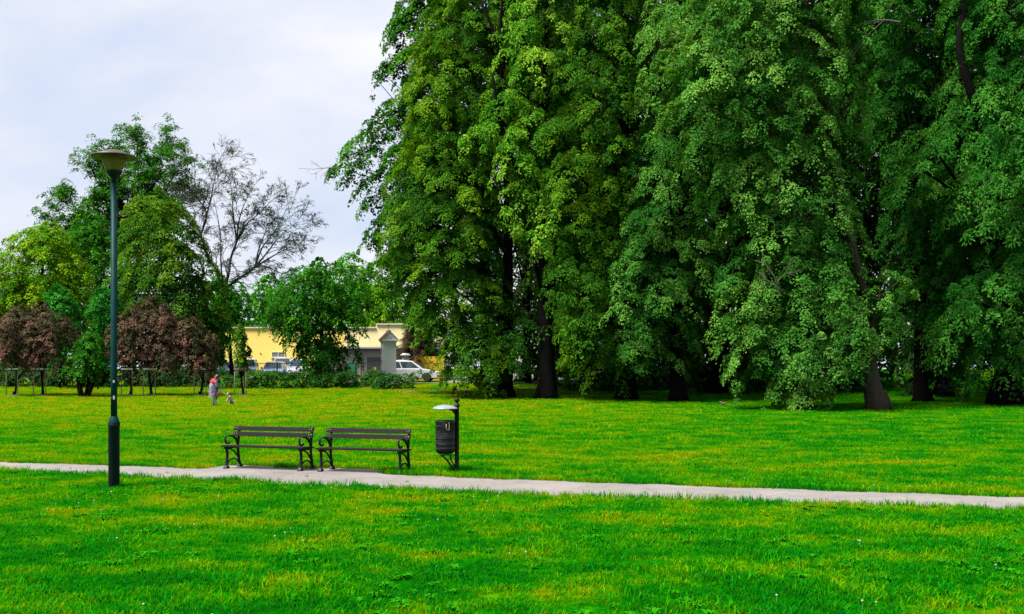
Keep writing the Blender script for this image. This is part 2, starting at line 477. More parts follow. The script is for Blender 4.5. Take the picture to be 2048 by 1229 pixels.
def bough(LV, rng, c, o, rb, leaf, cover, aspect=.66, tint=.5, up=.65, flat=.85, shear=.4, rs=.36, droop=.5, lower=-.25):
    """a leafy bough: an elongated domed plate of sprays that leans outward and droops to a ragged point"""
    yaw = rng.normal(0, .45); ca, sa = math.cos(yaw), math.sin(yaw)
    oo = np.array([o[0] * ca - o[1] * sa, o[0] * sa + o[1] * ca, 0.0])
    pitch = (.30 + shear * 1.1) + rng.normal(0, .22)
    ax = oo * math.cos(pitch) - np.array([0, 0, math.sin(pitch)])
    tg = np.array([-oo[1], oo[0], 0.0])
    nb = np.cross(ax, tg); nb = nb if nb[2] > 0 else -nb
    el = rng.uniform(1.15, 1.65)
    A, B, H = rb * el, rb * rng.uniform(.75, 1.0), rb * .55
    S = max(6, int(math.pi * A * B * 1.5 / (math.pi * rs * rs) * cover))
    u = rng.uniform(-1, 1, S * 2); v = rng.uniform(-1, 1, S * 2)
    half = np.sqrt(np.clip(1 - u * u, 0, 1)) * np.where(u > 0, 1 - .35 * u, 1)      # tapers to the tip
    half *= 1 + .28 * np.sin(u * 7 + rng.uniform(0, 6)) * np.sign(v)
    k = np.abs(v) < half
    u, v, half = u[k][:S], v[k][:S], half[k][:S]
    S = len(u)
    h = np.sqrt(np.clip(1 - u * u * .8 - (v / np.maximum(half, .05)) ** 2 * .8, 0, 1))
    h = h * rng.uniform(.55, 1.1, S) + .16 * np.sin(u * 6 + rng.uniform(0, 6)) * np.sin(v * 6 + rng.uniform(0, 6))
    P = c + ax * (u * A)[:, None] + tg * (v * B)[:, None] + nb * ((h - .5) * H)[:, None]
    P[:, 2] -= np.maximum(u, 0) ** 2 * A * .30
    n = nb * .75 + (ax * (u * .55)[:, None]) + tg * (v * .75)[:, None] + np.array([0, 0, .3]) + oo * .2
    nl = max(5, int(rs * rs * math.pi / (leaf * leaf * aspect * .5) * .62))
    sr = rs * rng.uniform(.6, 1.3, S)
    t = tint - .06 + .34 * np.clip(u + .15, 0, 1) * rng.uniform(0, 1, S) + rng.normal(0, .07, S)  # lighter tips: new growth, plus painted contrast of lit and shaded foliage
    sprays(LV, rng, P, n, sr, nl, leaf, aspect, t, droop)

def make_rows(rows, Y):
    rows = sorted(rows, key=lambda r: -r[0])
    z = np.array([wz(r[0], Y) for r in rows]); c = np.array([wx((r[1] + r[2]) / 2, Y) for r in rows]); w = np.array([(r[2] - r[1]) / 2 / F * Y for r in rows])
    return z, c, w

def place_boughs(rng, z, c, w, Y, rb, kd, lobes, gap, back=.4, n_try=7000, inner=.25, spacing=.92):
    out = []
    ph = rng.uniform(0, 6.28, 6)
    zt = np.linspace(z[0], z[-1], 60); wt = np.interp(zt, z, w) + .3
    cum = np.cumsum(wt); cum /= cum[-1]
    P = np.zeros((0, 3)); RB = np.zeros(0)
    for _ in range(n_try):
        zz = float(np.interp(rng.uniform(), cum, zt))
        a = rng.uniform(0, 2 * math.pi)
        o = np.array([math.cos(a), math.sin(a)])
        front = -o[1]
        if front < -.2 and rng.uniform() > back: continue
        ww = float(np.interp(zz, z, w)); cc = float(np.interp(zz, z, c))
        nz = math.cos(3 * a + ph[0] + .12 * zz) * .5 + math.cos(5 * a + ph[1] - .18 * zz) * .35 + math.cos(7 * a + ph[2] + .3 * zz) * .3
        if nz < -gap and rng.uniform() < .85: continue
        r = rb * rng.uniform(.62, 1.25)
        r = min(r, max(.45 * rb, ww * .55))
        rho = 1 + lobes * nz
        if rng.uniform() < inner: rho *= rng.uniform(.35, .75)
        rr = max(0, (ww - r * .75)) * rho
        p = np.array([cc + o[0] * rr, Y + o[1] * rr * kd, zz])
        if len(P) and np.any(np.linalg.norm((P - p) * np.array([1, 1, 1.25]), axis=1) < .62 * (r + RB) * spacing): continue
        P = np.vstack([P, p]); RB = np.append(RB, r)
        out.append((p, o, r, front))
    return out

def trunk_mesh(base, top, r0, lean, limbs, rng, flare=1.35, sides=12):
    m = MB()
    h = top - base[2]
    pts, rad = [], []
    for i in range(15):
        t = i / 14
        pts.append((base[0] + lean[0] * t + .12 * math.sin(5 * t + base[0]), base[1] + lean[1] * t + .1 * math.sin(4 * t), base[2] - .25 + (h + .25) * t))
        f = 1 + (flare - 1) * math.exp(-t * h / .55)
        rad.append(max(.04, r0 * f * (1 - .8 * t)))
    extra = [(base[0], base[1], base[2] + .35)]
    pts.insert(1, (pts[0][0], pts[0][1], base[2] + .3)); rad.insert(1, r0 * (1 + (flare - 1) * .55))
    m.tube(pts, rad, sides)
    for k in range(4):                      # root buttresses
        a = 2 * math.pi * k / 5 + rng.uniform(-.4, .4)
        L = r0 * rng.uniform(1.4, 1.9)
        m.tube([(base[0] + math.cos(a) * r0 * .55, base[1] + math.sin(a) * r0 * .55, base[2] + r0 * 1.8),
                (base[0] + math.cos(a) * r0 * 1.15, base[1] + math.sin(a) * r0 * 1.15, base[2] + r0 * .55),
                (base[0] + math.cos(a) * L, base[1] + math.sin(a) * L, base[2] - .12)], [r0 * .42, r0 * .36, r0 * .14], 7)
    for tip in limbs:
        t = min(.92, max(.18, (tip[2] - base[2]) / h * rng.uniform(.5, .8)))
        i = t * 14; j = int(i)
        s = Vector(pts[j + 1]); e = Vector(tip)
        mid = s.lerp(e, .5) + Vector((rng.normal(0, .3), rng.normal(0, .3), (e - s).length * .13))
        rr = max(.05, r0 * (1 - .8 * t) * .42)
        pp = smooth_path([s, s.lerp(mid, .5) + Vector((0, 0, .15)), mid, e], 3)
        m.tube(pp, [rr * (1 - .8 * q / (len(pp) - 1)) for q in range(len(pp))], 6)
    return m

def big_tree(name, label, cat, base_px, Y, rows, mat, seed, trunk_r, rb=1.35, leaf=.17, cover=1.25, kd=.85, lobes=.16, gap=.45,
             lean=(0, 0), bark='bark', group=None, back=.4, inner=.25, aspect=.66, tip_extra=(), tint=.45, tspread=.19,
             shear=.4, flat=.85, droop=.5, rs=.36, nlimbs=14, up=.65, top_tint=0.0, coarse_back=1.9, trunk_top=None, flare=1.35, limbs=(), dead=()):
    rng = np.random.default_rng(seed)
    z, c, w = make_rows(rows, Y)
    bx = wx(base_px, Y); b0 = (bx, Y, gz(Y))
    root = empty(name, b0)
    tag(root, label, cat, group)
    bl = place_boughs(rng, z, c, w, Y, rb, kd, lobes, gap, back, inner=inner)
    LV = Leaves()
    for p, o, r, front in bl:
        tt = tint + rng.normal(0, tspread) + top_tint * (p[2] - z[0]) / (z[-1] - z[0])  # top_tint yellows the crown upwards, painting in its lit top
        if front > -.35:
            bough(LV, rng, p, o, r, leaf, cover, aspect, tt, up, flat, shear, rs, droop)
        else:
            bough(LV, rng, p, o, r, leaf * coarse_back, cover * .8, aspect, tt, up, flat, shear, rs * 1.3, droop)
    for (px, py, dy, r) in tip_extra:
        p = np.array([wx(px, Y + dy), Y + dy, wz(py, Y + dy)])
        o = np.array([p[0] - bx, p[1] - Y]); o = o / (np.linalg.norm(o) + 1e-6)
        tt = tint + rng.normal(0, tspread)
        bough(LV, rng, p, o, r, leaf, cover, aspect, tt, up, flat, shear, rs, droop)
        bl.append((p, o, r, 1))
    idx = rng.permutation(len(bl))[:nlimbs]
    tips = [tuple(bl[i][0]) for i in idx]
    ntip = len(tip_extra)
    tips += [tuple(b[0]) for b in bl[len(bl) - ntip:]] if ntip else []
    top = trunk_top if trunk_top else z[0] + (z[-1] - z[0]) * .85
    tm = trunk_mesh(b0, top, trunk_r, lean, tips, rng, flare)
    for pts, r_ in limbs:
        pp = smooth_path([(wx(a, Y + d), Y + d, wz(b, Y + d)) for a, b, d in pts], 4)
        tm.tube(pp, [r_ * (1 - .55 * i / (len(pp) - 1)) for i in range(len(pp))], 8)
    for (a, b, d, dx, dz, ln) in dead:
        dm = MB(); grow(dm, rng, (wx(a, Y + d), Y + d, wz(b, Y + d)), (dx, -.1, dz), ln, .05, 3, [], .6, 0, .010, 4, (2, 3))
        do = dm.build('dead_branch', M['dead'], root); do.matrix_parent_inverse = Matrix.Translation(-Vector(b0))
    tr = tm.build('trunk', M[bark], None)
    cr = LV.build('crown', G[mat], None)
    for o in (tr, cr):
        o.parent = root; o.matrix_parent_inverse = Matrix.Translation(-Vector(b0))
    return root
COUNT = {}

def hedge_leaves(rng, x0, x1, Y, depth, h_fn, leaf, cover, LV, tint=.4, rb=.45):
    n = int((x1 - x0) / (rb * .55) * max(1, depth / rb * .6))
    for i in range(n):
        x = rng.uniform(x0, x1); y = Y + rng.uniform(-depth / 2, depth / 2)
        h = h_fn(x)
        for zf in ((.25, .6, .92) if h > .9 else (.35, .85)):
            if rng.uniform() < .22: continue
            r = rb * rng.uniform(.6, 1.25)
            a = rng.uniform(math.pi, 2 * math.pi)
            o = np.array([math.cos(a), math.sin(a)])
            p = np.array([x + rng.normal(0, .15), y + rng.normal(0, .12), gz(y) + max(.1, h * zf - r * .3)])
            bough(LV, rng, p, o, r, leaf, cover, .62, tint + rng.normal(0, .15), .6, .8, .25, .24, .4)

def shrub(name, label, cat, px0, px1, ytop, Y, mat, seed, leaf=.12, cover=.9, depth=1.2, group=None, rb=.45, ragged=.25, tint=.4, stems=8):
    rng = np.random.default_rng(seed)
    x0, x1 = wx(px0, Y), wx(px1, Y)
    H = wz(ytop, Y) - gz(Y)
    ph = rng.uniform(0, 6, 3)
    fn = lambda x: H * (1 - ragged * (.5 + .5 * math.sin(x * 1.7 + ph[0])) * (.5 + .5 * math.sin(x * .63 + ph[1])) - ragged * .4 * (.5 + .5 * math.sin(x * 4.1 + ph[2])))
    b0 = ((x0 + x1) / 2, Y, gz(Y))
    root = empty(name, b0); tag(root, label, cat, group)
    LV = Leaves()
    hedge_leaves(rng, x0, x1, Y, depth, fn, leaf, cover, LV, tint, rb)
    m = MB()
    for i in range(stems):
        x = rng.uniform(x0, x1); y = Y + rng.uniform(-depth / 3, depth / 3)
        m.tube([(x, y, gz(y) - .1), (x + rng.normal(0, .1), y, gz(y) + H * .4), (x + rng.normal(0, .25), y, gz(y) + H * .75)], [.03, .022, .008], 5)
    a = LV.build('foliage', G[mat]); b = m.build('stem', M['twig'])
    for o in (a, b):
        o.parent = root; o.matrix_parent_inverse = Matrix.Translation(-Vector(b0))
    return root

# branching skeleton for trees whose limbs show
def grow(m, rng, p, d, length, rad, depth, tips, spread=.55, grav=0.0, min_r=.012, nseg=4, kids=(2, 4), segs=None):
    pts = [Vector(p)]; rads = [rad]
    d = Vector(d).normalized()
    for i in range(nseg):
        d = (d + Vector(rng.normal(0, .13, 3)) + Vector((0, 0, grav))).normalized()
        pts.append(pts[-1] + d * (length / nseg)); rads.append(max(min_r, rad * (1 - .55 * (i + 1) / nseg)))
    m.tube(pts, rads, 6 if rad > .05 else 4, caps=False)
    if depth == 0:
        tips.append((pts[-1], d)); tips.append((pts[-2], d)); return
    nk = int(rng.integers(kids[0], kids[1] + 1))
    for k in range(nk):
        t = rng.uniform(.35, 1.0) if k else 1.0
        i = min(nseg - 1, int(t * nseg)); q = pts[i].lerp(pts[i + 1], t * nseg - i) if t < 1 else pts[-1]
        ax = Vector(rng.normal(0, 1, 3)).cross(d)
        if ax.length < .01: ax = Vector((1, 0, 0))
        ang = rng.uniform(.35, 1) * spread * (1.3 if k else .6)
        nd = Matrix.Rotation(ang, 3, ax.normalized()) @ d
        nd.y *= .9
        grow(m, rng, q, nd, length * rng.uniform(.58, .82), max(min_r, rad * (.42 if k else .5)), depth - 1, tips, spread, grav, min_r, nseg, kids)

# ------------------------------------------------------------------ camera, light, world
cam = bpy.data.objects.new('camera', bpy.data.cameras.new('camera'))
C.objects.link(cam)
cam.location = (0, 0, EYE); cam.rotation_euler = (R(90), 0, 0)
cam.data.sensor_width = 36; cam.data.lens = 36 * F / 2048
cam.data.shift_y = (YH - 614.5) / 2048
cam.data.clip_end = 6000
scene.camera = cam
SUN_EL, SUN_AZ = 60.0, -120.0          # azimuth clockwise from +Y: the sun is to the left, a little behind the camera
sun = bpy.data.objects.new('sun', bpy.data.lights.new('sun', 'SUN'))
C.objects.link(sun)
sd = Vector((math.sin(R(SUN_AZ)) * math.cos(R(SUN_EL)), math.cos(R(SUN_AZ)) * math.cos(R(SUN_EL)), math.sin(R(SUN_EL))))
sun.rotation_euler = sd.to_track_quat('Z', 'Y').to_euler()
sun.location = (-30, -20, 60)
sun.data.energy = 4.8; sun.data.angle = R(20); sun.data.color = (1, .95, .86)
w = bpy.data.worlds.new('World'); scene.world = w; w.use_nodes = True
nt = w.node_tree; N = nt.nodes; Lk = nt.links
for n in list(N): N.remove(n)
wo = N.new('ShaderNodeOutputWorld')
sky = N.new('ShaderNodeTexSky'); sky.sky_type = 'NISHITA'; sky.sun_disc = False
sky.sun_elevation = R(SUN_EL); sky.sun_rotation = R(SUN_AZ)
sky.air_density = 1.0; sky.dust_density = 2.0
bg = N.new('ShaderNodeBackground'); bg.inputs['Strength'].default_value = .06
Lk.new(sky.outputs[0], bg.inputs['Color'])
tc = N.new('ShaderNodeTexCoord')
mp = N.new('ShaderNodeMapping'); mp.inputs['Scale'].default_value = (1.0, 1.0, 2.2); mp.inputs['Rotation'].default_value = (.25, .1, .4)
Lk.new(tc.outputs['Generated'], mp.inputs['Vector'])
nz = N.new('ShaderNodeTexNoise'); nz.inputs['Scale'].default_value = 2.1; nz.inputs['Detail'].default_value = 7; nz.inputs['Roughness'].default_value = .5; nz.inputs['Distortion'].default_value = .5
Lk.new(mp.outputs[0], nz.inputs['Vector'])
cr = N.new('ShaderNodeValToRGB')
cr.color_ramp.elements[0].position = .34; cr.color_ramp.elements[0].color = (.45, .60, .88, 1)
cr.color_ramp.elements[1].position = .66; cr.color_ramp.elements[1].color = (.90, .90, .94, 1)
e = cr.color_ramp.elements.new(.5); e.color = (.72, .77, .89, 1)
Lk.new(nz.outputs['Fac'], cr.inputs[0])
bc = N.new('ShaderNodeBackground'); bc.inputs['Strength'].default_value = .42
Lk.new(cr.outputs[0], bc.inputs['Color'])
mr = N.new('ShaderNodeMapRange'); mr.inputs[1].default_value = .3; mr.inputs[2].default_value = .6; mr.inputs[3].default_value = .80; mr.inputs[4].default_value = 1.0
Lk.new(nz.outputs['Fac'], mr.inputs[0])
ms = N.new('ShaderNodeMixShader')
Lk.new(mr.outputs[0], ms.inputs[0]); Lk.new(bg.outputs[0], ms.inputs[1]); Lk.new(bc.outputs[0], ms.inputs[2])
Lk.new(ms.outputs[0], wo.inputs['Surface'])
scene.view_settings.view_transform = 'Standard'; scene.view_settings.look = 'None'
scene.view_settings.exposure = 1.4; scene.view_settings.gamma = 1
scene.render.engine = 'CYCLES'
cy = scene.cycles
cy.max_bounces = 6; cy.diffuse_bounces = 3; cy.glossy_bounces = 2; cy.transmission_bounces = 4; cy.transparent_max_bounces = 4
cy.use_denoising = True; cy.denoiser = 'OPENIMAGEDENOISE'; cy.denoising_input_passes = 'RGB_ALBEDO_NORMAL'; cy.denoising_prefilter = 'ACCURATE'; cy.use_adaptive_sampling = False; cy.caustics_reflective = False; cy.caustics_refractive = False
cy.sample_clamp_indirect = 4

# ------------------------------------------------------------------ ground
def sheet(name, xs, ys, zoff, mat, mask=None):
    vs = [(x, y, gz(y) + zoff) for y in ys for x in xs]
    nx = len(xs)
    fs = [(j * nx + i, j * nx + i + 1, (j + 1) * nx + i + 1, (j + 1) * nx + i) for j in range(len(ys) - 1) for i in range(nx - 1)]
    me = bpy.data.meshes.new(name); me.from_pydata(vs, [], fs)
    o = link_mesh(name, me, mat); tag(o, kind='structure')
    return o
sheet('ground', [-2500, -400, -120, -60, -30, 0, 30, 60, 120, 400, 2500], [-200, -20, 0, 10, 20, 30, 40] + [40 + 1.0 * i for i in range(1, 72)] + [150, 300, 1000, 3500], 0, M['lawn'])

back_pts = [(-40, 30.4), (-20, 24.7), (-11.3, 22.05), (-8.4, 21.25), (-5.9, 20.45), (-2.4, 19.45), (-.2, 18.65), (3.5, 17.45), (8.1, 16.05), (14, 14.2), (40, 6.2)]
front_pts = [(-40, 29.0), (-20, 23.2), (-10.6, 20.35), (-7.7, 19.2), (-5.4, 18.4), (-2.6, 17.35), (-.2, 16.4), (3.4, 15.5), (7.6, 14.5), (14, 12.55), (40, 4.6)]
bxs = [p[0] for p in back_pts]; bys = [p[1] for p in back_pts]
fxs = [p[0] for p in front_pts]; fys = [p[1] for p in front_pts]
PAD0, PAD1 = -6.35, -2.35
def path_back(x):
    b = float(np.interp(x, bxs, bys)); b += .05 * math.sin(x * 3.1) + .03 * math.sin(x * 7.7)
    if PAD0 < x < PAD1:
        b += .82 * min(1, (x - PAD0) / .25, (PAD1 - x) / .25)
    return b
def path_front(x):
    return float(np.interp(x, fxs, fys)) + .05 * math.sin(x * 2.3 + 1) + .03 * math.sin(x * 6.1)
vs, fs = [], []
xs = [-40 + .12 * i for i in range(int(80 / .12) + 1)]
for i, x in enumerate(xs):
    a, b = path_front(x), path_back(x)
    for k in range(5): vs.append((x, a + (b - a) * k / 4, .006))
    if i:
        for k in range(4): fs.append(((i - 1) * 5 + k, i * 5 + k, i * 5 + k + 1, (i - 1) * 5 + k + 1))
me = bpy.data.meshes.new('path'); me.from_pydata(vs, [], fs)
tag(link_mesh('path', me, M['path']), kind='structure')

def ribbon(name, pts, width, mat, off=.012):
    P = smooth_path([(p[0], p[1], 0) for p in pts], 8)
    vs, fs = [], []
    for i, p in enumerate(P):
        d = (P[min(i + 1, len(P) - 1)] - P[max(i - 1, 0)]).normalized(); n = Vector((-d.y, d.x, 0))
        ww = width * (1 + .15 * math.sin(i * 1.3))
        for k in range(5):
            q = p + n * ((k / 4 - .5) * ww); vs.append((q.x, q.y, gz(q.y) + off))
        if i:
            for k in range(4): fs.append(((i - 1) * 5 + k, i * 5 + k, i * 5 + k + 1, (i - 1) * 5 + k + 1))
    me = bpy.data.meshes.new(name); me.from_pydata(vs, [], fs)
    return tag(link_mesh(name, me, mat), kind='structure')
ribbon('footpath', [(-7.6, 66.3), (-6.2, 67.3), (-4.4, 68.2), (-2, 69.2), (.8, 70.0), (3, 70.6), (8, 71.5), (16, 72.5)], 1.0, M['dirt'])
ribbon('drive', [(-13, 76), (-9, 76.0), (-5, 76), (0, 75.8), (6, 75.0), (14, 75)], 2.6, M['path'], .02)
sheet('road', [-70, -40, -20, -5, 10], [80.2 + i for i in range(0, 16)], .012, M['asphalt'])

# ------------------------------------------------------------------ grass (uncountable): tufts instanced on a point mesh
def tuft(name, nb, rad, hmin, hmax, wid, seed):
    rng = np.random.default_rng(seed)
    vs, fs = [], []
    for i in range(nb):
        a = rng.uniform(0, 6.283); r = rad * math.sqrt(rng.uniform())
        x, y = r * math.cos(a), r * math.sin(a)
        h = rng.uniform(hmin, hmax); b = rng.uniform(0, 6.283); ln = h * rng.uniform(.15, 1.1)
        dx, dy = math.cos(b) * ln, math.sin(b) * ln
        c = b + rng.uniform(-1.2, 1.2) + math.pi / 2
        ww = wid * rng.uniform(.7, 1.3)
        wx_, wy_ = math.cos(c) * ww / 2, math.sin(c) * ww / 2
        n = len(vs)
        vs += [(x - wx_, y - wy_, -.005), (x + wx_, y + wy_, -.005), (x + dx * .35 + wx_ * .8, y + dy * .35 + wy_ * .8, h * .6),
               (x + dx * .35 - wx_ * .8, y + dy * .35 - wy_ * .8, h * .6), (x + dx, y + dy, h)]
        fs += [(n, n + 1, n + 2, n + 3), (n + 3, n + 2, n + 4)]
    me = bpy.data.meshes.new(name); me.from_pydata(vs, [], fs); me.materials.append(M['blade'])
    return bpy.data.objects.new(name, me)
def grass_field(name, pts, scl, tufts, hz):
    me = bpy.data.meshes.new(name)
    me.vertices.add(len(pts)); me.vertices.foreach_set('co', pts.astype(np.float32).ravel())
    rng = np.random.default_rng(5)
    n = len(pts)
    ro = np.zeros((n, 3), np.float32); ro[:, 2] = rng.uniform(0, 6.283, n); ro[:, 0] = rng.normal(0, .08, n)
    sc = np.stack([scl, scl, scl * hz], 1).astype(np.float32)
    me.attributes.new('rot', 'FLOAT_VECTOR', 'POINT').data.foreach_set('vector', ro.ravel())
    me.attributes.new('scl', 'FLOAT_VECTOR', 'POINT').data.foreach_set('vector', sc.ravel())
    o = link_mesh(name, me, M['blade'])
    g = bpy.data.node_groups.new(name, 'GeometryNodeTree')
    g.interface.new_socket('Geometry', in_out='INPUT', socket_type='NodeSocketGeometry')
    g.interface.new_socket('Geometry', in_out='OUTPUT', socket_type='NodeSocketGeometry')
    gi = g.nodes.new('NodeGroupInput'); go = g.nodes.new('NodeGroupOutput')
    ip = g.nodes.new('GeometryNodeInstanceOnPoints')
    jn = g.nodes.new('GeometryNodeJoinGeometry')
    for t in tufts:
        oi = g.nodes.new('GeometryNodeObjectInfo'); oi.inputs['Object'].default_value = t; oi.inputs['As Instance'].default_value = True
        g.links.new(oi.outputs['Geometry'], jn.inputs[0])
    g.links.new(gi.outputs[0], ip.inputs['Points']); g.links.new(jn.outputs[0], ip.inputs['Instance'])
    ip.inputs['Pick Instance'].default_value = True
    for an, sk in (('rot', 'Rotation'), ('scl', 'Scale')):
        na = g.nodes.new('GeometryNodeInputNamedAttribute'); na.data_type = 'FLOAT_VECTOR'; na.inputs['Name'].default_value = an
        g.links.new(na.outputs['Attribute'], ip.inputs[sk])
    g.links.new(ip.outputs[0], go.inputs[0])
    md = o.modifiers.new('tufts', 'NODES'); md.node_group = g
    return tag(o, 'short green and yellow mown grass covering the lawn', 'grass', kind='stuff')
rng = np.random.default_rng(11)
def field_points(y0, y1, dens, margin):
    n = int(dens * (1.024 * (y1 * y1 - y0 * y0) / 2 + 2 * margin * (y1 - y0)))
    u = rng.uniform(0, 1, n)
    y = np.sqrt(y0 * y0 + u * (y1 * y1 - y0 * y0))
    x = rng.uniform(-1, 1, n) * (y * .512 + margin)
    return x, y
def off_path(x, y, edge):
    px = np.linspace(-40, 40, 3000)
    b = np.interp(x, px, [path_back(q) for q in px]); f = np.interp(x, px, [path_front(q) for q in px])
    return (y > b - edge) | (y < f + edge)
X1, Y1 = field_points(6.5, 15.5, 150, 2.5)
X2, Y2 = field_points(15.5, 27, 95, 3)
X3, Y3 = field_points(27, 45, 42, 4)
X4, Y4 = field_points(45, 72, 16, 5)
X = np.concatenate([X1, X2, X3, X4]); Yy = np.concatenate([Y1, Y2, Y3, Y4])
S = np.concatenate([np.full(len(X1), 1.0), np.full(len(X2), 1.15), np.full(len(X3), 1.6), np.full(len(X4), 2.4)])
k = off_path(X, Yy, .02); X, Yy, S = X[k], Yy[k], S[k]
S = S * rng.uniform(.65, 1.25, len(S)) * (1 + .28 * np.sin(X * 1.9 + np.sin(Yy * 1.3) * 2) * np.sin(Yy * 2.3 + X * .7) + .22 * np.sin(X * 4.7 + 2 * np.sin(Yy * 3.1)) * np.sin(Yy * 5.3 + np.sin(X * 2.7)))
S = np.maximum(S, .72 * np.where(Yy < 15.5, 1.0, np.where(Yy < 27, 1.15, np.where(Yy < 45, 1.6, 2.4))))
HZ = np.where(Yy < 27, .74, np.where(Yy < 45, .65, .42))
# longer uncut grass along the path edges, at the lamp, bin and right-hand bench feet
ex, ey = [], []
for x in np.arange(-14, 12, .035):
    for fn, sg in ((path_front, -1), (path_back, 1)):
        if rng.uniform() < .6 and not (sg > 0 and PAD0 + .2 < x < PAD1 - .2 and rng.uniform() < .75):
            ex.append(x + rng.normal(0, .02)); ey.append(fn(x) + sg * abs(rng.normal(0, .05)) - sg * .02)
for (cx_, cy_, rr, n_) in ((-7.0, 17.55, .22, 60), (-1.13, 20.15, .3, 60), (-2.25, 19.75, .33, 150), (-1.8, 19.55, .4, 60), (-4.4, 20.9, .5, 40)):
    for _ in range(n_):
        a = rng.uniform(0, 6.28); q = rr * math.sqrt(rng.uniform()); ex.append(cx_ + q * math.cos(a)); ey.append(cy_ + q * math.sin(a) * .8)
ex, ey = np.array(ex), np.array(ey)
X = np.concatenate([X, ex]); Yy = np.concatenate([Yy, ey]); S = np.concatenate([S, rng.uniform(.9, 1.5, len(ex))]); HZ = np.concatenate([HZ, rng.uniform(.9, 1.5, len(ex))])
Z = np.interp(Yy, _TY, _TZ)
TUFTS = [tuft('grass_tuft', 20, .080, .025, .080, .0080, s) for s in (1, 2, 3, 4)]
grass_field('grass', np.stack([X, Yy, Z], 1), S, TUFTS, HZ)
def weed_tuft(seed):
    r = np.random.default_rng(seed); vs, fs = [], []
    for i in range(11):
        a = i * 2.4 + r.uniform(-.3, .3); L = r.uniform(.05, .10); w_ = L * .17; h = r.uniform(.02, .055)
        d = np.array([math.cos(a), math.sin(a)]); p = np.array([-d[1], d[0]])
        q = lambda t, u, z: (d[0] * t + p[0] * u, d[1] * t + p[1] * u, z)
        n = len(vs); vs += [q(.005, 0, .005), q(L * .5, -w_, h), q(L, 0, h * .9), q(L * .5, w_, h)]; fs.append((n, n + 1, n + 2, n + 3))
    me = bpy.data.meshes.new('weed_tuft'); me.from_pydata(vs, [], fs); me.materials.append(M['weed']); return bpy.data.objects.new('weed_tuft', me)
def clover_head(seed):
    m = MB(); m.ball((0, 0, .075), .010, 8, 6); m.tube([(0, 0, 0), (.004, 0, .07)], .0015, 4)
    me = bpy.data.meshes.new('clover_head'); me.from_pydata(m.v, [], m.f); me.materials.append(M['clover']); return bpy.data.objects.new('clover_head', me)
def scatter(y0, y1, n, clumps):
    cy_ = np.sqrt(rng.uniform(y0 ** 2, y1 ** 2, clumps)); cx_ = rng.uniform(-1, 1, clumps) * (cy_ * .512 + 1.5)
    k = rng.integers(0, clumps, n); y = cy_[k] + rng.normal(0, .35, n); x = cx_[k] + rng.normal(0, .45, n)
    q = off_path(x, y, -.1); return x[q], y[q]
x_, y_ = scatter(7, 24, 900, 160)
tag(grass_field('weeds', np.stack([x_, y_, 0 * x_], 1), rng.uniform(.7, 1.3, len(x_)), [weed_tuft(i) for i in range(3)], np.ones(len(x_))), 'low broad leaved weeds scattered through the lawn', 'weeds', kind='stuff')
x_, y_ = scatter(7, 20, 90, 40)
tag(grass_field('clover', np.stack([x_, y_, 0 * x_], 1), rng.uniform(.8, 1.2, len(x_)), [clover_head(0)], rng.uniform(.6, 1.1, len(x_))), 'tiny white clover heads dotted through the near lawn', 'clover', kind='stuff')

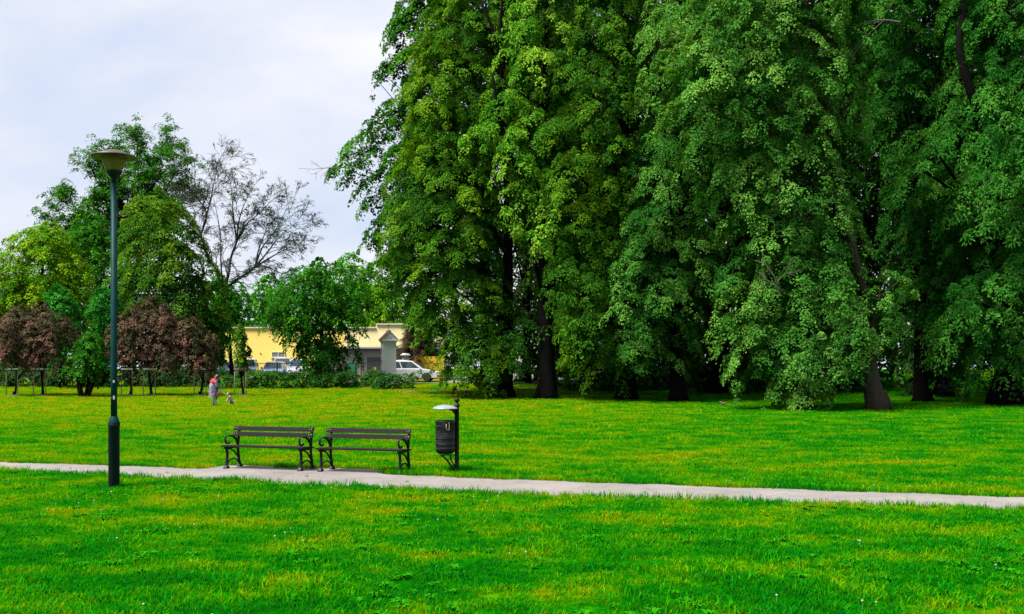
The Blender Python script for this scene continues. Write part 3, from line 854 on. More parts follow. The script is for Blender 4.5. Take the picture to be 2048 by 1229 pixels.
# ------------------------------------------------------------------ park benches
def make_bench():
    root = empty('park_bench')
    HL = .855
    seat = MB()
    for i in range(5):
        y = -.075 + .098 * i + .04
        seat.box((0, y, .485 - .004 * i), (1.88, .084, .034))
    seat.build('seat', M['slat'], root, .006)
    back = MB()
    for (y, z) in ((.415, .845), (.385, .725)):
        vs = []
        sl = .24
        for dx in (-.93, .93):
            for dz, off in ((-.046, -.03), (-.046, 0), (.046, 0), (.046, -.03)):
                vs.append((dx, y + dz * sl * 1.2 + off, z + dz))
        back.add(vs, [(0, 1, 2, 3), (7, 6, 5, 4), (0, 4, 5, 1), (1, 5, 6, 2), (2, 6, 7, 3), (3, 7, 4, 0)])
    bk = back.build('backrest', M['slat'], root, .006)
    for (y, z) in ((.415, .845), (.385, .725)):
        for x in (-.895, -.845, .845, .895):
            b = MB(); b.ball((x, y - .031, z + .008), .010, 8, 6, (1, .5, 1)); b.build('bolt', M['bolt'], bk)
    for sx in (-1, 1):
        m = MB(); x = sx * HL
        S = (1, 0, 0)
        V = lambda pts: [(x, a, b) for a, b in pts]
        m.bar(smooth_path(V([(.0, .05), (.022, .16), (.028, .31), (.005, .41), (-.03, .455)])), .045, .048, S)
        m.bar(smooth_path(V([(.50, .05), (.465, .16), (.435, .33), (.43, .49), (.452, .66), (.485, .80), (.53, .895)])), .045, .046, S)
        m.bar(V([(-.075, .448), (.435, .438)]), .042, .05, S)
        m.bar(smooth_path(V([(.03, .415), (.16, .405), (.29, .345), (.425, .215)])), .034, .026, S)
        m.bar(smooth_path(V([(.02, .085), (.10, .165), (.235, .198), (.36, .165), (.475, .075)])), .034, .026, S)
        for y0 in (0, .50):
            vs = []
            for z, a in ((0, .062), (.022, .058), (.075, .024)):
                for dx, dy in ((-1, -1), (1, -1), (1, 1), (-1, 1)):
                    vs.append((x + dx * min(a, .045), y0 + dy * a, z))
            m.add(vs, [(3, 2, 1, 0), (8, 9, 10, 11)] + [(q * 4 + r, q * 4 + (r + 1) % 4, q * 4 + 4 + (r + 1) % 4, q * 4 + 4 + r) for q in (0, 1) for r in range(4)])
        m.build('side_frame', M['iron'], root, .006)
        a = MB()
        a.bar(smooth_path(V([(.425, .495), (.39, .575), (.31, .645), (.21, .685), (.10, .70), (.01, .695), (-.06, .668)])), .05, [.036] * 25 + [.03, .026, .022, .018, .014, .012, .01, .008, .006, .005, .005, .005], S)
        a.bar(smooth_path(V([(-.02, .685), (-.043, .625), (-.02, .562), (.04, .53), (.095, .545)])), .036, .026, S)
        a.ball((x, .10, .555), .03)
        a.bar(V([(.345, .625), (.445, .63)]), .014, .012, S)
        a.build('armrest', M['iron'], root)
    return root
bench = make_bench()
BR = math.atan2(-.31, 1)
bench.location = (-5.07, 20.36, .006); bench.rotation_euler = (0, 0, BR); bench.scale = (1, 1, .955)
tag(bench, 'dark slatted park bench with iron scroll arms, left of the pair beside the path', 'bench', 'pair of benches beside the path')
b2 = copy_tree(bench); b2.location = (-3.01, 19.74, .006)
tag(b2, 'dark slatted park bench with grass round its right feet, beside the litter bin', 'bench', 'pair of benches beside the path')
b3 = copy_tree(bench); b3.location = (wx(1912, 60), 60, gz(60)); b3.rotation_euler = (0, 0, .1)
tag(b3, 'dark bench in the shade under the big trees at the far right', 'bench'); del b3['group']

# ------------------------------------------------------------------ litter bin on a post
def make_bin():
    root = empty('litter_bin', (-1.10, 19.95, 0))
    tag(root, 'black litter bin with domed grey rain hood on a ball-topped post beside the path', 'litter bin')
    p = MB(); p.lathe([(.052, -.1), (.052, .10), (.044, .13), (.044, 1.30), (.058, 1.305), (.062, 1.325), (.056, 1.345), (.03, 1.365), (.026, 1.39)], n=20)
    p.build('post', M['iron'], root)
    f = MB(); f.ball((0, 0, 1.435), .053); f.build('finial', M['iron'], root)
    d = R(197)
    ux, uy = math.cos(d), math.sin(d)
    hx, hy = ux * .24, uy * .24
    h = MB()
    prof = [(.0, 1.345), (.08, 1.340), (.16, 1.322), (.22, 1.298), (.252, 1.275), (.256, 1.266), (.22, 1.27), (.12, 1.285), (0, 1.292)]
    h.lathe(prof, (hx, hy, 0), 32); h.build('hood', M['grey_metal'], root)
    br = MB(); br.bar([(ux * .03, uy * .03, 1.17), (ux * .07, uy * .07, 1.23), (ux * .15, uy * .15, 1.265)], .05, .05, (-uy, ux, 0))
    br.build('hood_bracket', M['iron'], root); br = MB()
    br.bar(smooth_path([(ux * .30, uy * .30, .335), (ux * .20, uy * .20, .24), (ux * .10, uy * .10, .10), (ux * .04, uy * .04, .03)]), .035, .035, (-uy, ux, 0))
    br.bar(smooth_path([(ux * .13, uy * .13, .335), (ux * .12, uy * .12, .24), (ux * .07, uy * .07, .16), (ux * .045, uy * .045, .08)]), .03, .025, (-uy, ux, 0))
    br.bar([(ux * .03, uy * .03, .345), (ux * .34, uy * .34, .345)], .04, .02, (-uy, ux, 0))
    br.build('bracket', M['iron'], root)
    b = MB()
    cx, cy = ux * .235, uy * .235
    prof = [(.02, .365), (.13, .37), (.175, .40), (.190, .43), (.196, .47), (.199, .475), (.196, .48), (.196, .56), (.199, .565), (.196, .57), (.196, .68), (.1985, .685), (.196, .69),
            (.196, .98), (.201, .985), (.203, 1.03), (.198, 1.035), (.18, 1.03), (.18, .45), (.02, .44)]
    b.lathe(prof, (cx, cy, 0), 36); bk = b.build('bucket', M['black'], root)
    # scratches and scrawled letters on the side that faces the path
    s = MB()
    def onface(u, z):
        a = -math.pi / 2 - .35 + u / .196
        return (cx + math.cos(a) * .1985, cy + math.sin(a) * .1985, z)
    strokes = [[(-.09, .72), (-.088, .82)], [(-.088, .82), (-.05, .815), (-.045, .78), (-.085, .765), (-.04, .72)],
               [(-.01, .79), (-.012, .74), (.015, .722), (.035, .74), (.036, .79), (.04, .72)],
               [(.10, .78), (.07, .785), (.062, .745), (.08, .722), (.105, .74), (.105, .79), (.115, .72)]]
    for st in strokes: s.tube([onface(*q) for q in smooth_path([(a, b_, 0) for a, b_ in st], 4) for q in [(q[0], q[1])]], .0022, 5)
    s.build('lettering', M['scratch'], bk)
    rr = np.random.default_rng(3)
    for z in (.475, .568, .60, .64, .685, .93):
        u0 = rr.uniform(-.19, -.05); u1 = u0 + rr.uniform(.12, .25)
        s = MB(); s.tube([onface(u0 + (u1 - u0) * t / 6, z + .006 * math.sin(t + z * 40)) for t in range(7)], .0020, 5); s.build('scratch', M['scratch'], bk)
    for _ in range(14):
        u0 = rr.uniform(-.18, .12); z = rr.uniform(.90, 1.02)
        s = MB(); s.tube([onface(u0 + .012 * t, z + rr.normal(0, .012)) for t in range(6)], .0018, 5); s.build('scratch', M['scratch'], bk)
    k = MB()
    hk = lambda u, z: tuple(Vector(onface(u, z)) * 1.0 + Vector((0, -.008, 0)))
    k.tube([hk(*q) for q in ((.10, .97), (.10, .88), (.115, .855), (.145, .85), (.16, .87), (.16, .98), (.15, 1.0))], .007, 6)
    k.build('hook', M['hook'], root)
    return root
make_bin()

# ------------------------------------------------------------------ street lamp
def make_lamp():
    Y = 4120 / 239.0
    root = empty('street_lamp', (wx(228, Y), Y, 0))
    tag(root, 'tall green street lamp with brown saucer shade standing in the grass before the path', 'street lamp')
    m = MB(); m.lathe([(.085, -.2), (.085, .06), (.094, .10), (.094, 1.09), (.099, 1.10), (.099, 1.15), (.094, 1.155)], n=24); m.build('base', M['pole_dark'], root)
    m = MB(); m.lathe([(.0985, 1.155), (.097, 1.165), (.062, 1.27), (.058, 1.275)], n=24); m.build('collar', M['pole'], root)
    m = MB(); m.lathe([(.053, 1.27), (.0535, 2.0), (.052, 5.42)], n=20)
    m.build('pole', M['pole'], root)
    m = MB(); m.lathe([(.044, 5.41), (.040, 5.47), (.06, 5.50), (.105, 5.55), (.132, 5.61), (.135, 5.63), (.12, 5.635)], n=24); m.build('bowl', M['black'], root)
    m = MB(); m.lathe([(.128, 5.632), (.165, 5.72), (.225, 5.885), (.220, 5.885), (.160, 5.72), (.122, 5.632)], n=28); m.build('glass', M['lamp_glass'], root)
    m = MB(); m.lathe([(.035, 5.63), (.05, 5.66), (.055, 5.80), (.075, 5.86), (.04, 5.88)], n=18); m.build('bulb', M['black'], root)
    m = MB(); m.lathe([(.375, 5.868), (.379, 5.876), (.36, 5.894), (.25, 5.930), (.17, 5.965), (.10, 5.99), (.03, 6.005), (0, 6.008)], n=40)
    m.lathe([(.374, 5.867), (.22, 5.905), (.0, 5.91)], n=40)
    m.build('lamp_shade', M['shade'], root)
    for z, h_, a0 in ((1.895, .045, -1.25), (1.61, .07, -1.2), (.62, .06, -2.9)):
        s = MB(); r0 = .056 if z > 1.3 else .0965
        vs = []
        for i in range(5):
            a = a0 + (i - 2) * .13
            for zz in (z - h_ / 2, z + h_ / 2):
                vs.append((math.cos(a) * r0, math.sin(a) * r0, zz))
        s.add(vs, [(2 * i, 2 * i + 2, 2 * i + 3, 2 * i + 1) for i in range(4)])
        s.build('sticker', M['sticker'], root)
    t = MB(); t.lathe([(.0545, 1.598), (.0565, 1.603), (.0545, 1.608)], n=20); t.build('wire_tie', M['scratch'], root)
    return root
make_lamp().scale = (1, 1, .972)

# ------------------------------------------------------------------ tree guards
GY = 63.0
def make_guard():
    root = empty('tree_guard')
    for (x, y) in ((-.36, -.27), (.36, -.27), (.06, .33)):
        m = MB(); m.tube([(x, y, -.2), (x * .97, y * .97, 1.9)], .029, 8); m.build('stake', M['stake'], root)
    m = MB()
    m.bar([(-.41, -.27, .07), (.41, -.27, .07)], .05, .06, (0, 1, 0)); m.bar([(.36, -.27, .05), (.06, .33, .05)], .04, .06, (0, 0, 1)); m.bar([(-.36, -.27, .05), (.06, .33, .05)], .04, .06, (0, 0, 1))
    m.build('bottom_rail', M['stake'], root)
    for z, hh, mt, nm in ((1.71, .07, 'strap_white', 'white_band'), (1.80, .09, 'strap_black', 'black_band'), (1.60, .06, 'strap_black', 'lower_band')):
        m = MB(); q = 1.05
        P = [(-.37 * q, -.285 * q), (.37 * q, -.285 * q), (.06, .35 * q)]
        for i in range(3):
            a, b = P[i], P[(i + 1) % 3]; n = Vector((b[1] - a[1], a[0] - b[0], 0)).normalized()
            m.bar([(a[0], a[1], z), (b[0], b[1], z)], hh, .012, (0, 0, 1))
        m.build(nm, M[mt], root)
    return root
guards = [(28, 0, 'between the lawn and the purple tree at the left edge'), (82, .15, 'second from the left, under the left purple tree'), (258, -.1, 'just right of the lamp post'),
          (300, .2, 'right-hand one of two under the broad purple tree'), (402, .1, 'just left of the walking person'), (483, 0, 'round a thin olive sapling right of the dog')]
g0 = make_guard()
for i, (px, rz, txt) in enumerate(guards):
    g = g0 if i == 0 else copy_tree(g0)
    g.location = (wx(px, GY), GY, gz(GY)); g.rotation_euler = (0, 0, rz)
    tag(g, 'wooden tree guard, ' + txt, 'tree guard', 'tree guards along the lawn edge')
    if i == 5:
        for ch in children(g):
            if ch.name.startswith('white_band'):
                ch.data = ch.data.copy(); ch.data.materials[0] = M['stake']

# ------------------------------------------------------------------ wayside shrine
def make_shrine():
    Y = 73.0
    root = empty('wayside_shrine', (wx(777, Y), Y, gz(Y)), .30)
    tag(root, 'pale grey pillar shrine with red tiled gable roof and small cross above the hedge', 'shrine')
    k = Y / F
    W, D = .98, .90
    top = wz(685, Y) - gz(Y)
    m = MB(); m.box((0, 0, top / 2 - .1), (W, D, top + .2)); m.box((0, 0, .25), (W + .14, D + .14, .7)); m.build('pillar', M['stone'], root, .012)
    m = MB(); m.box((0, 0, top + .04), (W + .13, D + .13, .10)); m.box((0, 0, top + .125), (W + .26, D + .26, .08)); m.build('cornice', M['stone'], root, .01)
    g = MB(); hz = top + .165; rz_ = .62
    w2, d2 = W / 2 + .1, D / 2 + .08
    g.add([(-w2, -d2, hz), (w2, -d2, hz), (0, -d2, hz + rz_), (-w2, d2, hz), (w2, d2, hz), (0, d2, hz + rz_)], [(0, 1, 2), (5, 4, 3), (0, 3, 4, 1)])
    g.bar([(-w2, -d2 - .02, hz + .02), (0, -d2 - .02, hz + rz_)], .05, .06, (0, 1, 0)); g.bar([(w2, -d2 - .02, hz + .02), (0, -d2 - .02, hz + rz_)], .05, .06, (0, 1, 0))
    g.box((0, -d2 - .015, hz + .22), (.035, .03, .22)); g.box((0, -d2 - .015, hz + .26), (.13, .03, .035))
    g.build('gable', M['stone'], root)
    for s in (-1, 1):
        r = MB()
        n = 6
        for i in range(n):
            t0, t1 = i / n, (i + 1) / n
            a = Vector((s * (w2 + .06) * (1 - t0), 0, hz - .02 + (rz_ + .04) * t0 + .05)); b = Vector((s * (w2 + .06) * (1 - t1), 0, hz - .02 + (rz_ + .04) * t1 + .03))
            for j in range(7):
                y0 = -d2 - .05 + j * (2 * d2 + .1) / 7; y1 = y0 + (2 * d2 + .1) / 7 - .015
                r.add([(a.x, y0, a.z), (a.x, y1, a.z), (b.x, y1, b.z), (b.x, y0, b.z), (a.x, y0, a.z - .05), (a.x, y1, a.z - .05), (b.x, y1, b.z - .05), (b.x, y0, b.z - .05)],
                      [(0, 1, 2, 3), (7, 6, 5, 4), (0, 4, 5, 1), (1, 5, 6, 2), (2, 6, 7, 3), (3, 7, 4, 0)])
        r.build('roof', M['tile'], root)
    r = MB(); r.tube([(0, -d2 - .05, hz + rz_ + .03), (0, d2 + .05, hz + rz_ + .03)], .07, 8); r.build('ridge', M['tile'], root)
    c = MB(); c.tube([(0, 0, hz + rz_), (0, 0, hz + rz_ + .62)], .014, 6); c.tube([(-.12, 0, hz + rz_ + .44), (.12, 0, hz + rz_ + .44)], .014, 6); c.build('cross', M['iron'], root)
    for z in (1.0, 1.7, 2.4):
        nn = MB(); nn.box((-W / 2 - .004, 0, z), (.02, .26, .30)); nn.build('niche', M['niche'], root)
make_shrine()

# ------------------------------------------------------------------ buildings
def box_part(name, x0, x1, y0, y1, z0, z1, mat, parent, bevel=0):
    m = MB(); m.box(((x0 + x1) / 2, (y0 + y1) / 2, (z0 + z1) / 2), (x1 - x0, y1 - y0, z1 - z0)); return m.build(name, M[mat], parent, bevel)
def window(parent, x0, x1, y, z0, z1, frame='frame_beige', mull=1):
    fr = MB(); t = .07
    fr.box(((x0 + x1) / 2, y, z0 + t / 2), (x1 - x0, .08, t)); fr.box(((x0 + x1) / 2, y, z1 - t / 2), (x1 - x0, .08, t))
    for i in range(mull + 2):
        x = x0 + t / 2 + (x1 - x0 - t) * i / (mull + 1); fr.box((x, y, (z0 + z1) / 2), (t, .08, z1 - z0 - 2 * t))
    f = fr.build('window', M[frame], parent)
    pn = MB(); pn.box(((x0 + x1) / 2, y + .012, (z0 + z1) / 2), (x1 - x0 - t, .03, z1 - z0 - t)); pn.build('pane', M['pane'], f)
    sl = MB(); sl.box(((x0 + x1) / 2, y - .05, z0 - .03), (x1 - x0 + .16, .16, .05)); sl.build('sill', M['roof_edge'], f)
def buildings():
    Y = 100.0; g = gz(Y)
    r = empty('warehouse', (0, 0, 0)); tag(r, 'long yellow rendered hall with flat roof and one small window behind the parked cars', 'building')
    X = lambda p: wx(p, Y)
    xs = X(752)
    zt, zt2 = wz(657, Y), wz(650, Y)
    box_part('wall', X(380), X(690), Y, Y + 18, g - .3, zt - .0, 'yellow_wall', r)
    box_part('faded_wall', X(690) + .003, xs, Y - .003, Y + 18.01, g - .3, zt - .02, 'cream_wall', r)
    box_part('raised_wall', xs + .003, X(872), Y - .006, Y + 18.02, g - .3, zt2, 'cream_wall', r)
    box_part('cornice', X(378), xs - .01, Y - .14, Y + 18.1, zt + .003, zt + .13, 'frame_beige', r)
    box_part('upper_cornice', xs + .01, X(874), Y - .15, Y + 18.1, zt2 + .003, zt2 + .13, 'frame_beige', r)
    window(r, X(543.5), X(570.5), Y - .05, wz(715.5, Y), wz(704, Y))
    for px, py in ((545, 679), (737, 674), (521, 707)):
        v = MB(); v.box((X(px), Y - .03, wz(py, Y)), (.10, .06, .10)); v.build('vent', M['niche'], r)
    Y = 92.0; g = gz(Y); X = lambda p: wx(p, Y)
    a = empty('garage', (0, 0, 0)); tag(a, 'low beige garage with dark flat roof and grey door beside the shrine', 'building')
    zt = wz(701, Y)
    box_part('wall', X(650), X(872), Y, Y + 6, g - .3, zt, 'beige_wall', a)
    box_part('pilaster', X(717), X(722), Y - .08, Y + .02, g - .3, zt - .02, 'beige_wall', a)
    ro = box_part('roof', X(646), X(876), Y - .5, Y + 6.2, zt + .003, zt + .22, 'roof_dark', a)
    box_part('fascia', X(646), X(876), Y - .56, Y - .505, zt + .16, zt + .30, 'roof_edge', ro)
    dr = box_part('door', X(734), X(774), Y - .06, Y + .02, g, wz(715, Y), 'door_grey', a)
    m = MB()
    for i in range(5): m.box(((X(734) + X(774)) / 2, Y - .075, g + .25 + i * .3), (X(774) - X(734) - .1, .02, .03))
    m.build('door_rib', M['door_grey'], dr)
    # house at the left edge
    Y = 96.0; g = gz(Y); X = lambda p: wx(p, Y)
    h = empty('house', (0, 0, 0)); tag(h, 'yellow house with grey roof half hidden behind the yellow-green tree', 'building')
    box_part('wall', X(-160), X(42), Y, Y + 9, g - .3, wz(556, Y), 'yellow_wall', h)
    box_part('roof', X(-168), X(44), Y - .8, Y + 9.6, wz(556, Y) + .003, wz(548, Y), 'roof_dark', h)
    window(h, X(-12), X(9), Y - .05, wz(600, Y), wz(562, Y)); window(h, X(24), X(32), Y - .05, wz(628, Y), wz(609, Y), mull=0)
    # pale low wall below it
    box_part('lower_wall', X(-160), X(60), Y - 2, Y - .01, g - .3, wz(640, Y), 'white_wall', h)
    # white building glimpsed between the trunks
    Y = 98.0; g = gz(Y); X = lambda p: wx(p, Y)
    q = empty('white_building', (0, 0, 0)); tag(q, 'white building glimpsed between the trunks of the big trees', 'building')
    box_part('wall', X(1012), X(1210), Y, Y + 8, g - .3, wz(628, Y), 'white_wall', q)
    box_part('roof', X(1008), X(1214), Y - .4, Y + 8.3, wz(628, Y) + .003, wz(622, Y), 'roof_dark', q)
buildings()

o = MB(); Y = 87.0
o.box((wx(704, Y), Y, gz(Y) + .72), (.66, .9, 1.1), taper=1.08)
t = empty('waste_container', (wx(704, Y), Y, gz(Y))); tag(t, 'green waste container by the garage wall', 'container')
o = MB(); o.box((0, 0, .75), (.70, .9, 1.1), taper=1.1); o.build('tub', M['bin_green'], t, .03)
o = MB(); o.box((0, 0, 1.335), (.82, 1.04, .06)); o.build('lid', M['bin_green'], t, .02)
for sx in (-1, 1):
    o = MB(); o.tube([(sx * .28, .36, .1), (sx * .34, .36, .1)], .1, 12); o.build('wheel', M['tyre'], t)

Y = 79.4
t = empty('yellow_panel_wall', (wx(858, Y), Y, gz(Y))); tag(t, 'bright yellow boarded wall behind the fence right of the white car', 'wall')
o = MB()
for i in range(9): o.box((-1.05 + i * .265, 0, .95), (.255, .05, 1.9))
o.build('board', M['yellow_panel'], t)
o = MB(); o.box((0, .06, 1.5), (2.4, .05, .1)); o.box((0, .06, .4), (2.4, .05, .1)); o.build('rail', M['yellow_panel'], t)

Y = 80.0
t = empty('gate_pillar', (wx(812, Y), Y, gz(Y))); tag(t, 'grey stone gate pillar with wide cap behind the white car', 'pillar')
zt = wz(712, Y) - gz(Y)
o = MB(); o.box((0, 0, zt / 2 - .1), (.55, .55, zt + .2)); o.build('shaft', M['stone'], t, .02)
o = MB(); o.box((0, 0, zt + .05), (.78, .78, .1)); o.box((0, 0, zt + .15), (.66, .66, .1), taper=.7); o.build('cap', M['stone'], t, .02)

# iron fence
def fence(name, label, px0, px1, Y, h, step=.135):
    x0, x1 = wx(px0, Y), wx(px1, Y)
    t = empty(name, ((x0 + x1) / 2, Y, gz(Y))); tag(t, label, 'fence')
    b = MB(); W = x1 - x0
    n = int(W / step)
    for i in range(n):
        x = -W / 2 + i * step
        b.tube([(x, 0, .05), (x, 0, h), (x, 0, h + .09)], [.011, .011, .002], 4, caps=False, smooth=False)
    b.box((0, 0, .18), (W, .03, .045)); b.box((0, 0, h - .08), (W, .03, .045))
    b.build('bars', M['fence'], t)
    k = int(W / 2.4)
    for i in range(k + 1):
        p = MB(); p.box((-W / 2 + W * i / k, .0, h / 2), (.07, .07, h + .1)); p.build('post', M['fence'], t)
fence('iron_fence', 'brown iron railing fence behind the hedge, in front of the parked cars', -60, 800, 78.5, 1.42)
fence('iron_fence', 'iron railing behind the white car and under the big trees', 826, 1110, 78.5, 1.42)
Y = 78.3
t = empty('warning_sign', (wx(750, Y), Y, gz(Y) + .95)); tag(t, 'small yellow square sign hung on the iron fence left of the shrine', 'sign')
o = MB(); o.box((0, 0, 0), (.16, .015, .2)); o.build('plate', M['yellow_panel'], t)
o = MB(); o.box((0, -.009, .02), (.05, .004, .07)); o.build('mark', M['strap_black'], t)

# overhead cable
Y = 112.0
o = MB()
for dz, a in ((0, .0), (.55, .0)):
    o.tube([(wx(420 + i * 40, Y), Y, wz(541 - dz * 18 + i * .9 + .35 * (i - 5) ** 2 * -.12 + 2, Y)) for i in range(11)], .022, 4)
tag(o.build('power_cable', M['cable']), 'thin black power cable crossing the sky left of the big trees', 'cable')

# ------------------------------------------------------------------ cars
def make_car(label, loc, rz, paint, group, hatch=True, hgt=1.5, length=4.25):
    root = empty('parked_car', loc, rz); tag(root, label, 'car', group)
    Lh, W = length / 2, .88
    k = hgt / 1.5
    belt = .92 * k
    prof = [(-Lh, .30), (-Lh - .02, .55), (-Lh + .03, .86 * k), (-Lh + .12, belt), (.70, belt), (1.1, .90 * k), (Lh - .45, .80 * k), (Lh - .12, .70 * k), (Lh, .52), (Lh - .02, .28)]
    # wheel arches cut into the sill line
    for wx_ in (1.32, -1.28):
        for a in range(0, 181, 20):
            prof.append((wx_ + .38 * math.cos(R(a)), .30 + .36 * math.sin(R(a)) if 0 < a < 180 else .26))
    vs, fs = [], []
    n = len(prof)
    ys = [(-W, .965), (-W + .03, 1.0), (W - .03, 1.0), (W, .965)]
    m = MB()
    rings = []
    for yy, sc in ((-W + .06, .985), (-W, .955), ):
        pass
    for j, (yy, s) in enumerate(((-W, .97), (-W + .09, 1), (W - .09, 1), (W, .97))):
        for x, z in prof:
            vs.append((x * s, yy, .30 + (z - .30) * (s if z > .5 else 1)))
    for j in range(3):
        for i in range(n):
            fs.append((j * n + i, j * n + (i + 1) % n, (j + 1) * n + (i + 1) % n, (j + 1) * n + i))
    fs.append(tuple(range(n))[::-1]); fs.append(tuple(range(3 * n, 4 * n)))
    m.add(vs, fs)
    # cabin: pillars and roof skin
    if hatch: bot = [(-Lh + .10, belt), (1.02, belt)]; top = [(-Lh + .42, hgt - .02), (.18, hgt - .03)]
    else: bot = [(-Lh + .62, belt), (.95, belt)]; top = [(-Lh + 1.15, hgt - .02), (.20, hgt - .03)]
    wb, wt = W - .05, W - .20
    cv = [(bot[0][0], -wb, belt - .01), (bot[1][0], -wb, belt - .01), (bot[1][0], wb, belt - .01), (bot[0][0], wb, belt - .01),
          (top[0][0], -wt, top[0][1]), (top[1][0], -wt, top[1][1]), (top[1][0], wt, top[1][1]), (top[0][0], wt, top[0][1])]
    m.add(cv, [(0, 1, 5, 4), (1, 2, 6, 5), (2, 3, 7, 6), (3, 0, 4, 7)])
    rx0, rx1 = top[0][0], top[1][0]
    m.add([(rx0, -wt, top[0][1]), (rx1, -wt, top[1][1]), (rx1, wt, top[1][1]), (rx0, wt, top[0][1]), ((rx0 + rx1) / 2, -wt + .1, hgt + .05), ((rx0 + rx1) / 2, wt - .1, hgt + .05)],
          [(0, 1, 4), (1, 2, 5, 4), (2, 3, 5), (3, 0, 4, 5)])
    m.build('body', paint, root, .03)
    cv = [Vector(v) for v in cv]
    def panel(name, quad, u0, u1, v0, v1, out):
        a, b, c, d = quad
        def P(u, v): return (a.lerp(b, u)).lerp(d.lerp(c, u), v) + out
        g = MB(); g.add([P(u0, v0), P(u1, v0), P(u1, v1), P(u0, v1)] + [P(u0, v0) - out * 2, P(u1, v0) - out * 2, P(u1, v1) - out * 2, P(u0, v1) - out * 2],
                        [(0, 1, 2, 3), (7, 6, 5, 4), (0, 4, 5, 1), (1, 5, 6, 2), (2, 6, 7, 3), (3, 7, 4, 0)])
        g.build(name, M['glass'], root)
    e = .012
    panel('windscreen', (cv[1], cv[2], cv[6], cv[5]), .06, .94, .06, .93, Vector((e, 0, e)))
    panel('rear_window', (cv[3], cv[0], cv[4], cv[7]), .08, .92, .1, .9, Vector((-e, 0, e)))
    for s, quad in ((-1, (cv[0], cv[1], cv[5], cv[4])), (1, (cv[3], cv[2], cv[6], cv[7]))):
        o_ = Vector((0, s * e, .004))
        panel('side_window', quad, .10, .47, .10, .88, o_); panel('side_window', quad, .50, .93, .10, .88, o_)
        mm = MB(); mm.ball((.78, s * (W + .06), belt + .07), .085, 10, 6, (.8, 1, .75)); mm.build('mirror', paint, root)
    for x in (1.32, -1.28):
        for s in (-1, 1):
            t = MB(); t.lathe([(.20, -.09), (.29, -.095), (.315, -.07), (.32, 0), (.315, .07), (.29, .095), (.20, .09)], n=22)
            to = t.build('wheel', M['tyre'], root); to.location = (x, s * (W - .10), .32); to.rotation_euler = (R(90), 0, 0)
            rm = MB(); rm.lathe([(0, -.085), (.06, -.09), (.19, -.075), (.205, -.06), (.205, .06), (.19, .075), (.06, .09), (0, .085)], n=22); rm.build('rim', M['rim'], to)
    for s in (-1, 1):
        h = MB(); h.ball((Lh - .14, s * (W - .22), .66 * k), .13, 10, 6, (.9, 1.3, .6)); h.build('headlight', M['headlight'], root)
        h = MB(); h.box((-Lh + .0, s * (W - .12), .78 * k), (.06, .16, .2)); h.build('tail_light', M['red'], root)
    bp = MB(); bp.box((Lh - .02, 0, .42), (.06, 1.3, .12)); bp.build('grille', M['black'], root)
    return root
gc = 'cars parked behind the iron fence'
make_car('white hatchback standing side-on beside the grey shrine', (wx(822, 76), 76, gz(76) + .02), R(-2), M['car_white'], None, True, 1.58, 4.3)
for px, Yc, rz, pt, lab, hg in ((446, 84.5, -84, 'car_teal', 'teal green car at the left end of the parked row, behind the person', 1.45),
                            (494, 84.5, -80, 'car_white', 'white car with big windscreen parked beside the teal one', 1.66),
                            (549, 83.6, -84, 'car_blue', 'pale blue car parked between two white ones below the wall window', 1.40),
                            (598, 84.8, -82, 'car_silver', 'silver white car at the right end of the row behind the drooping tree', 1.62)):
    make_car(lab, (wx(px, Yc), Yc, gz(Yc) + .012), R(rz), M[pt], gc, True, hg, 4.1)
make_car('silver car seen beyond the blue one against the yellow wall', (wx(566, 92), 92, gz(92) + .012), R(-85), M['car_silver'], gc, True, 1.75, 4.2)

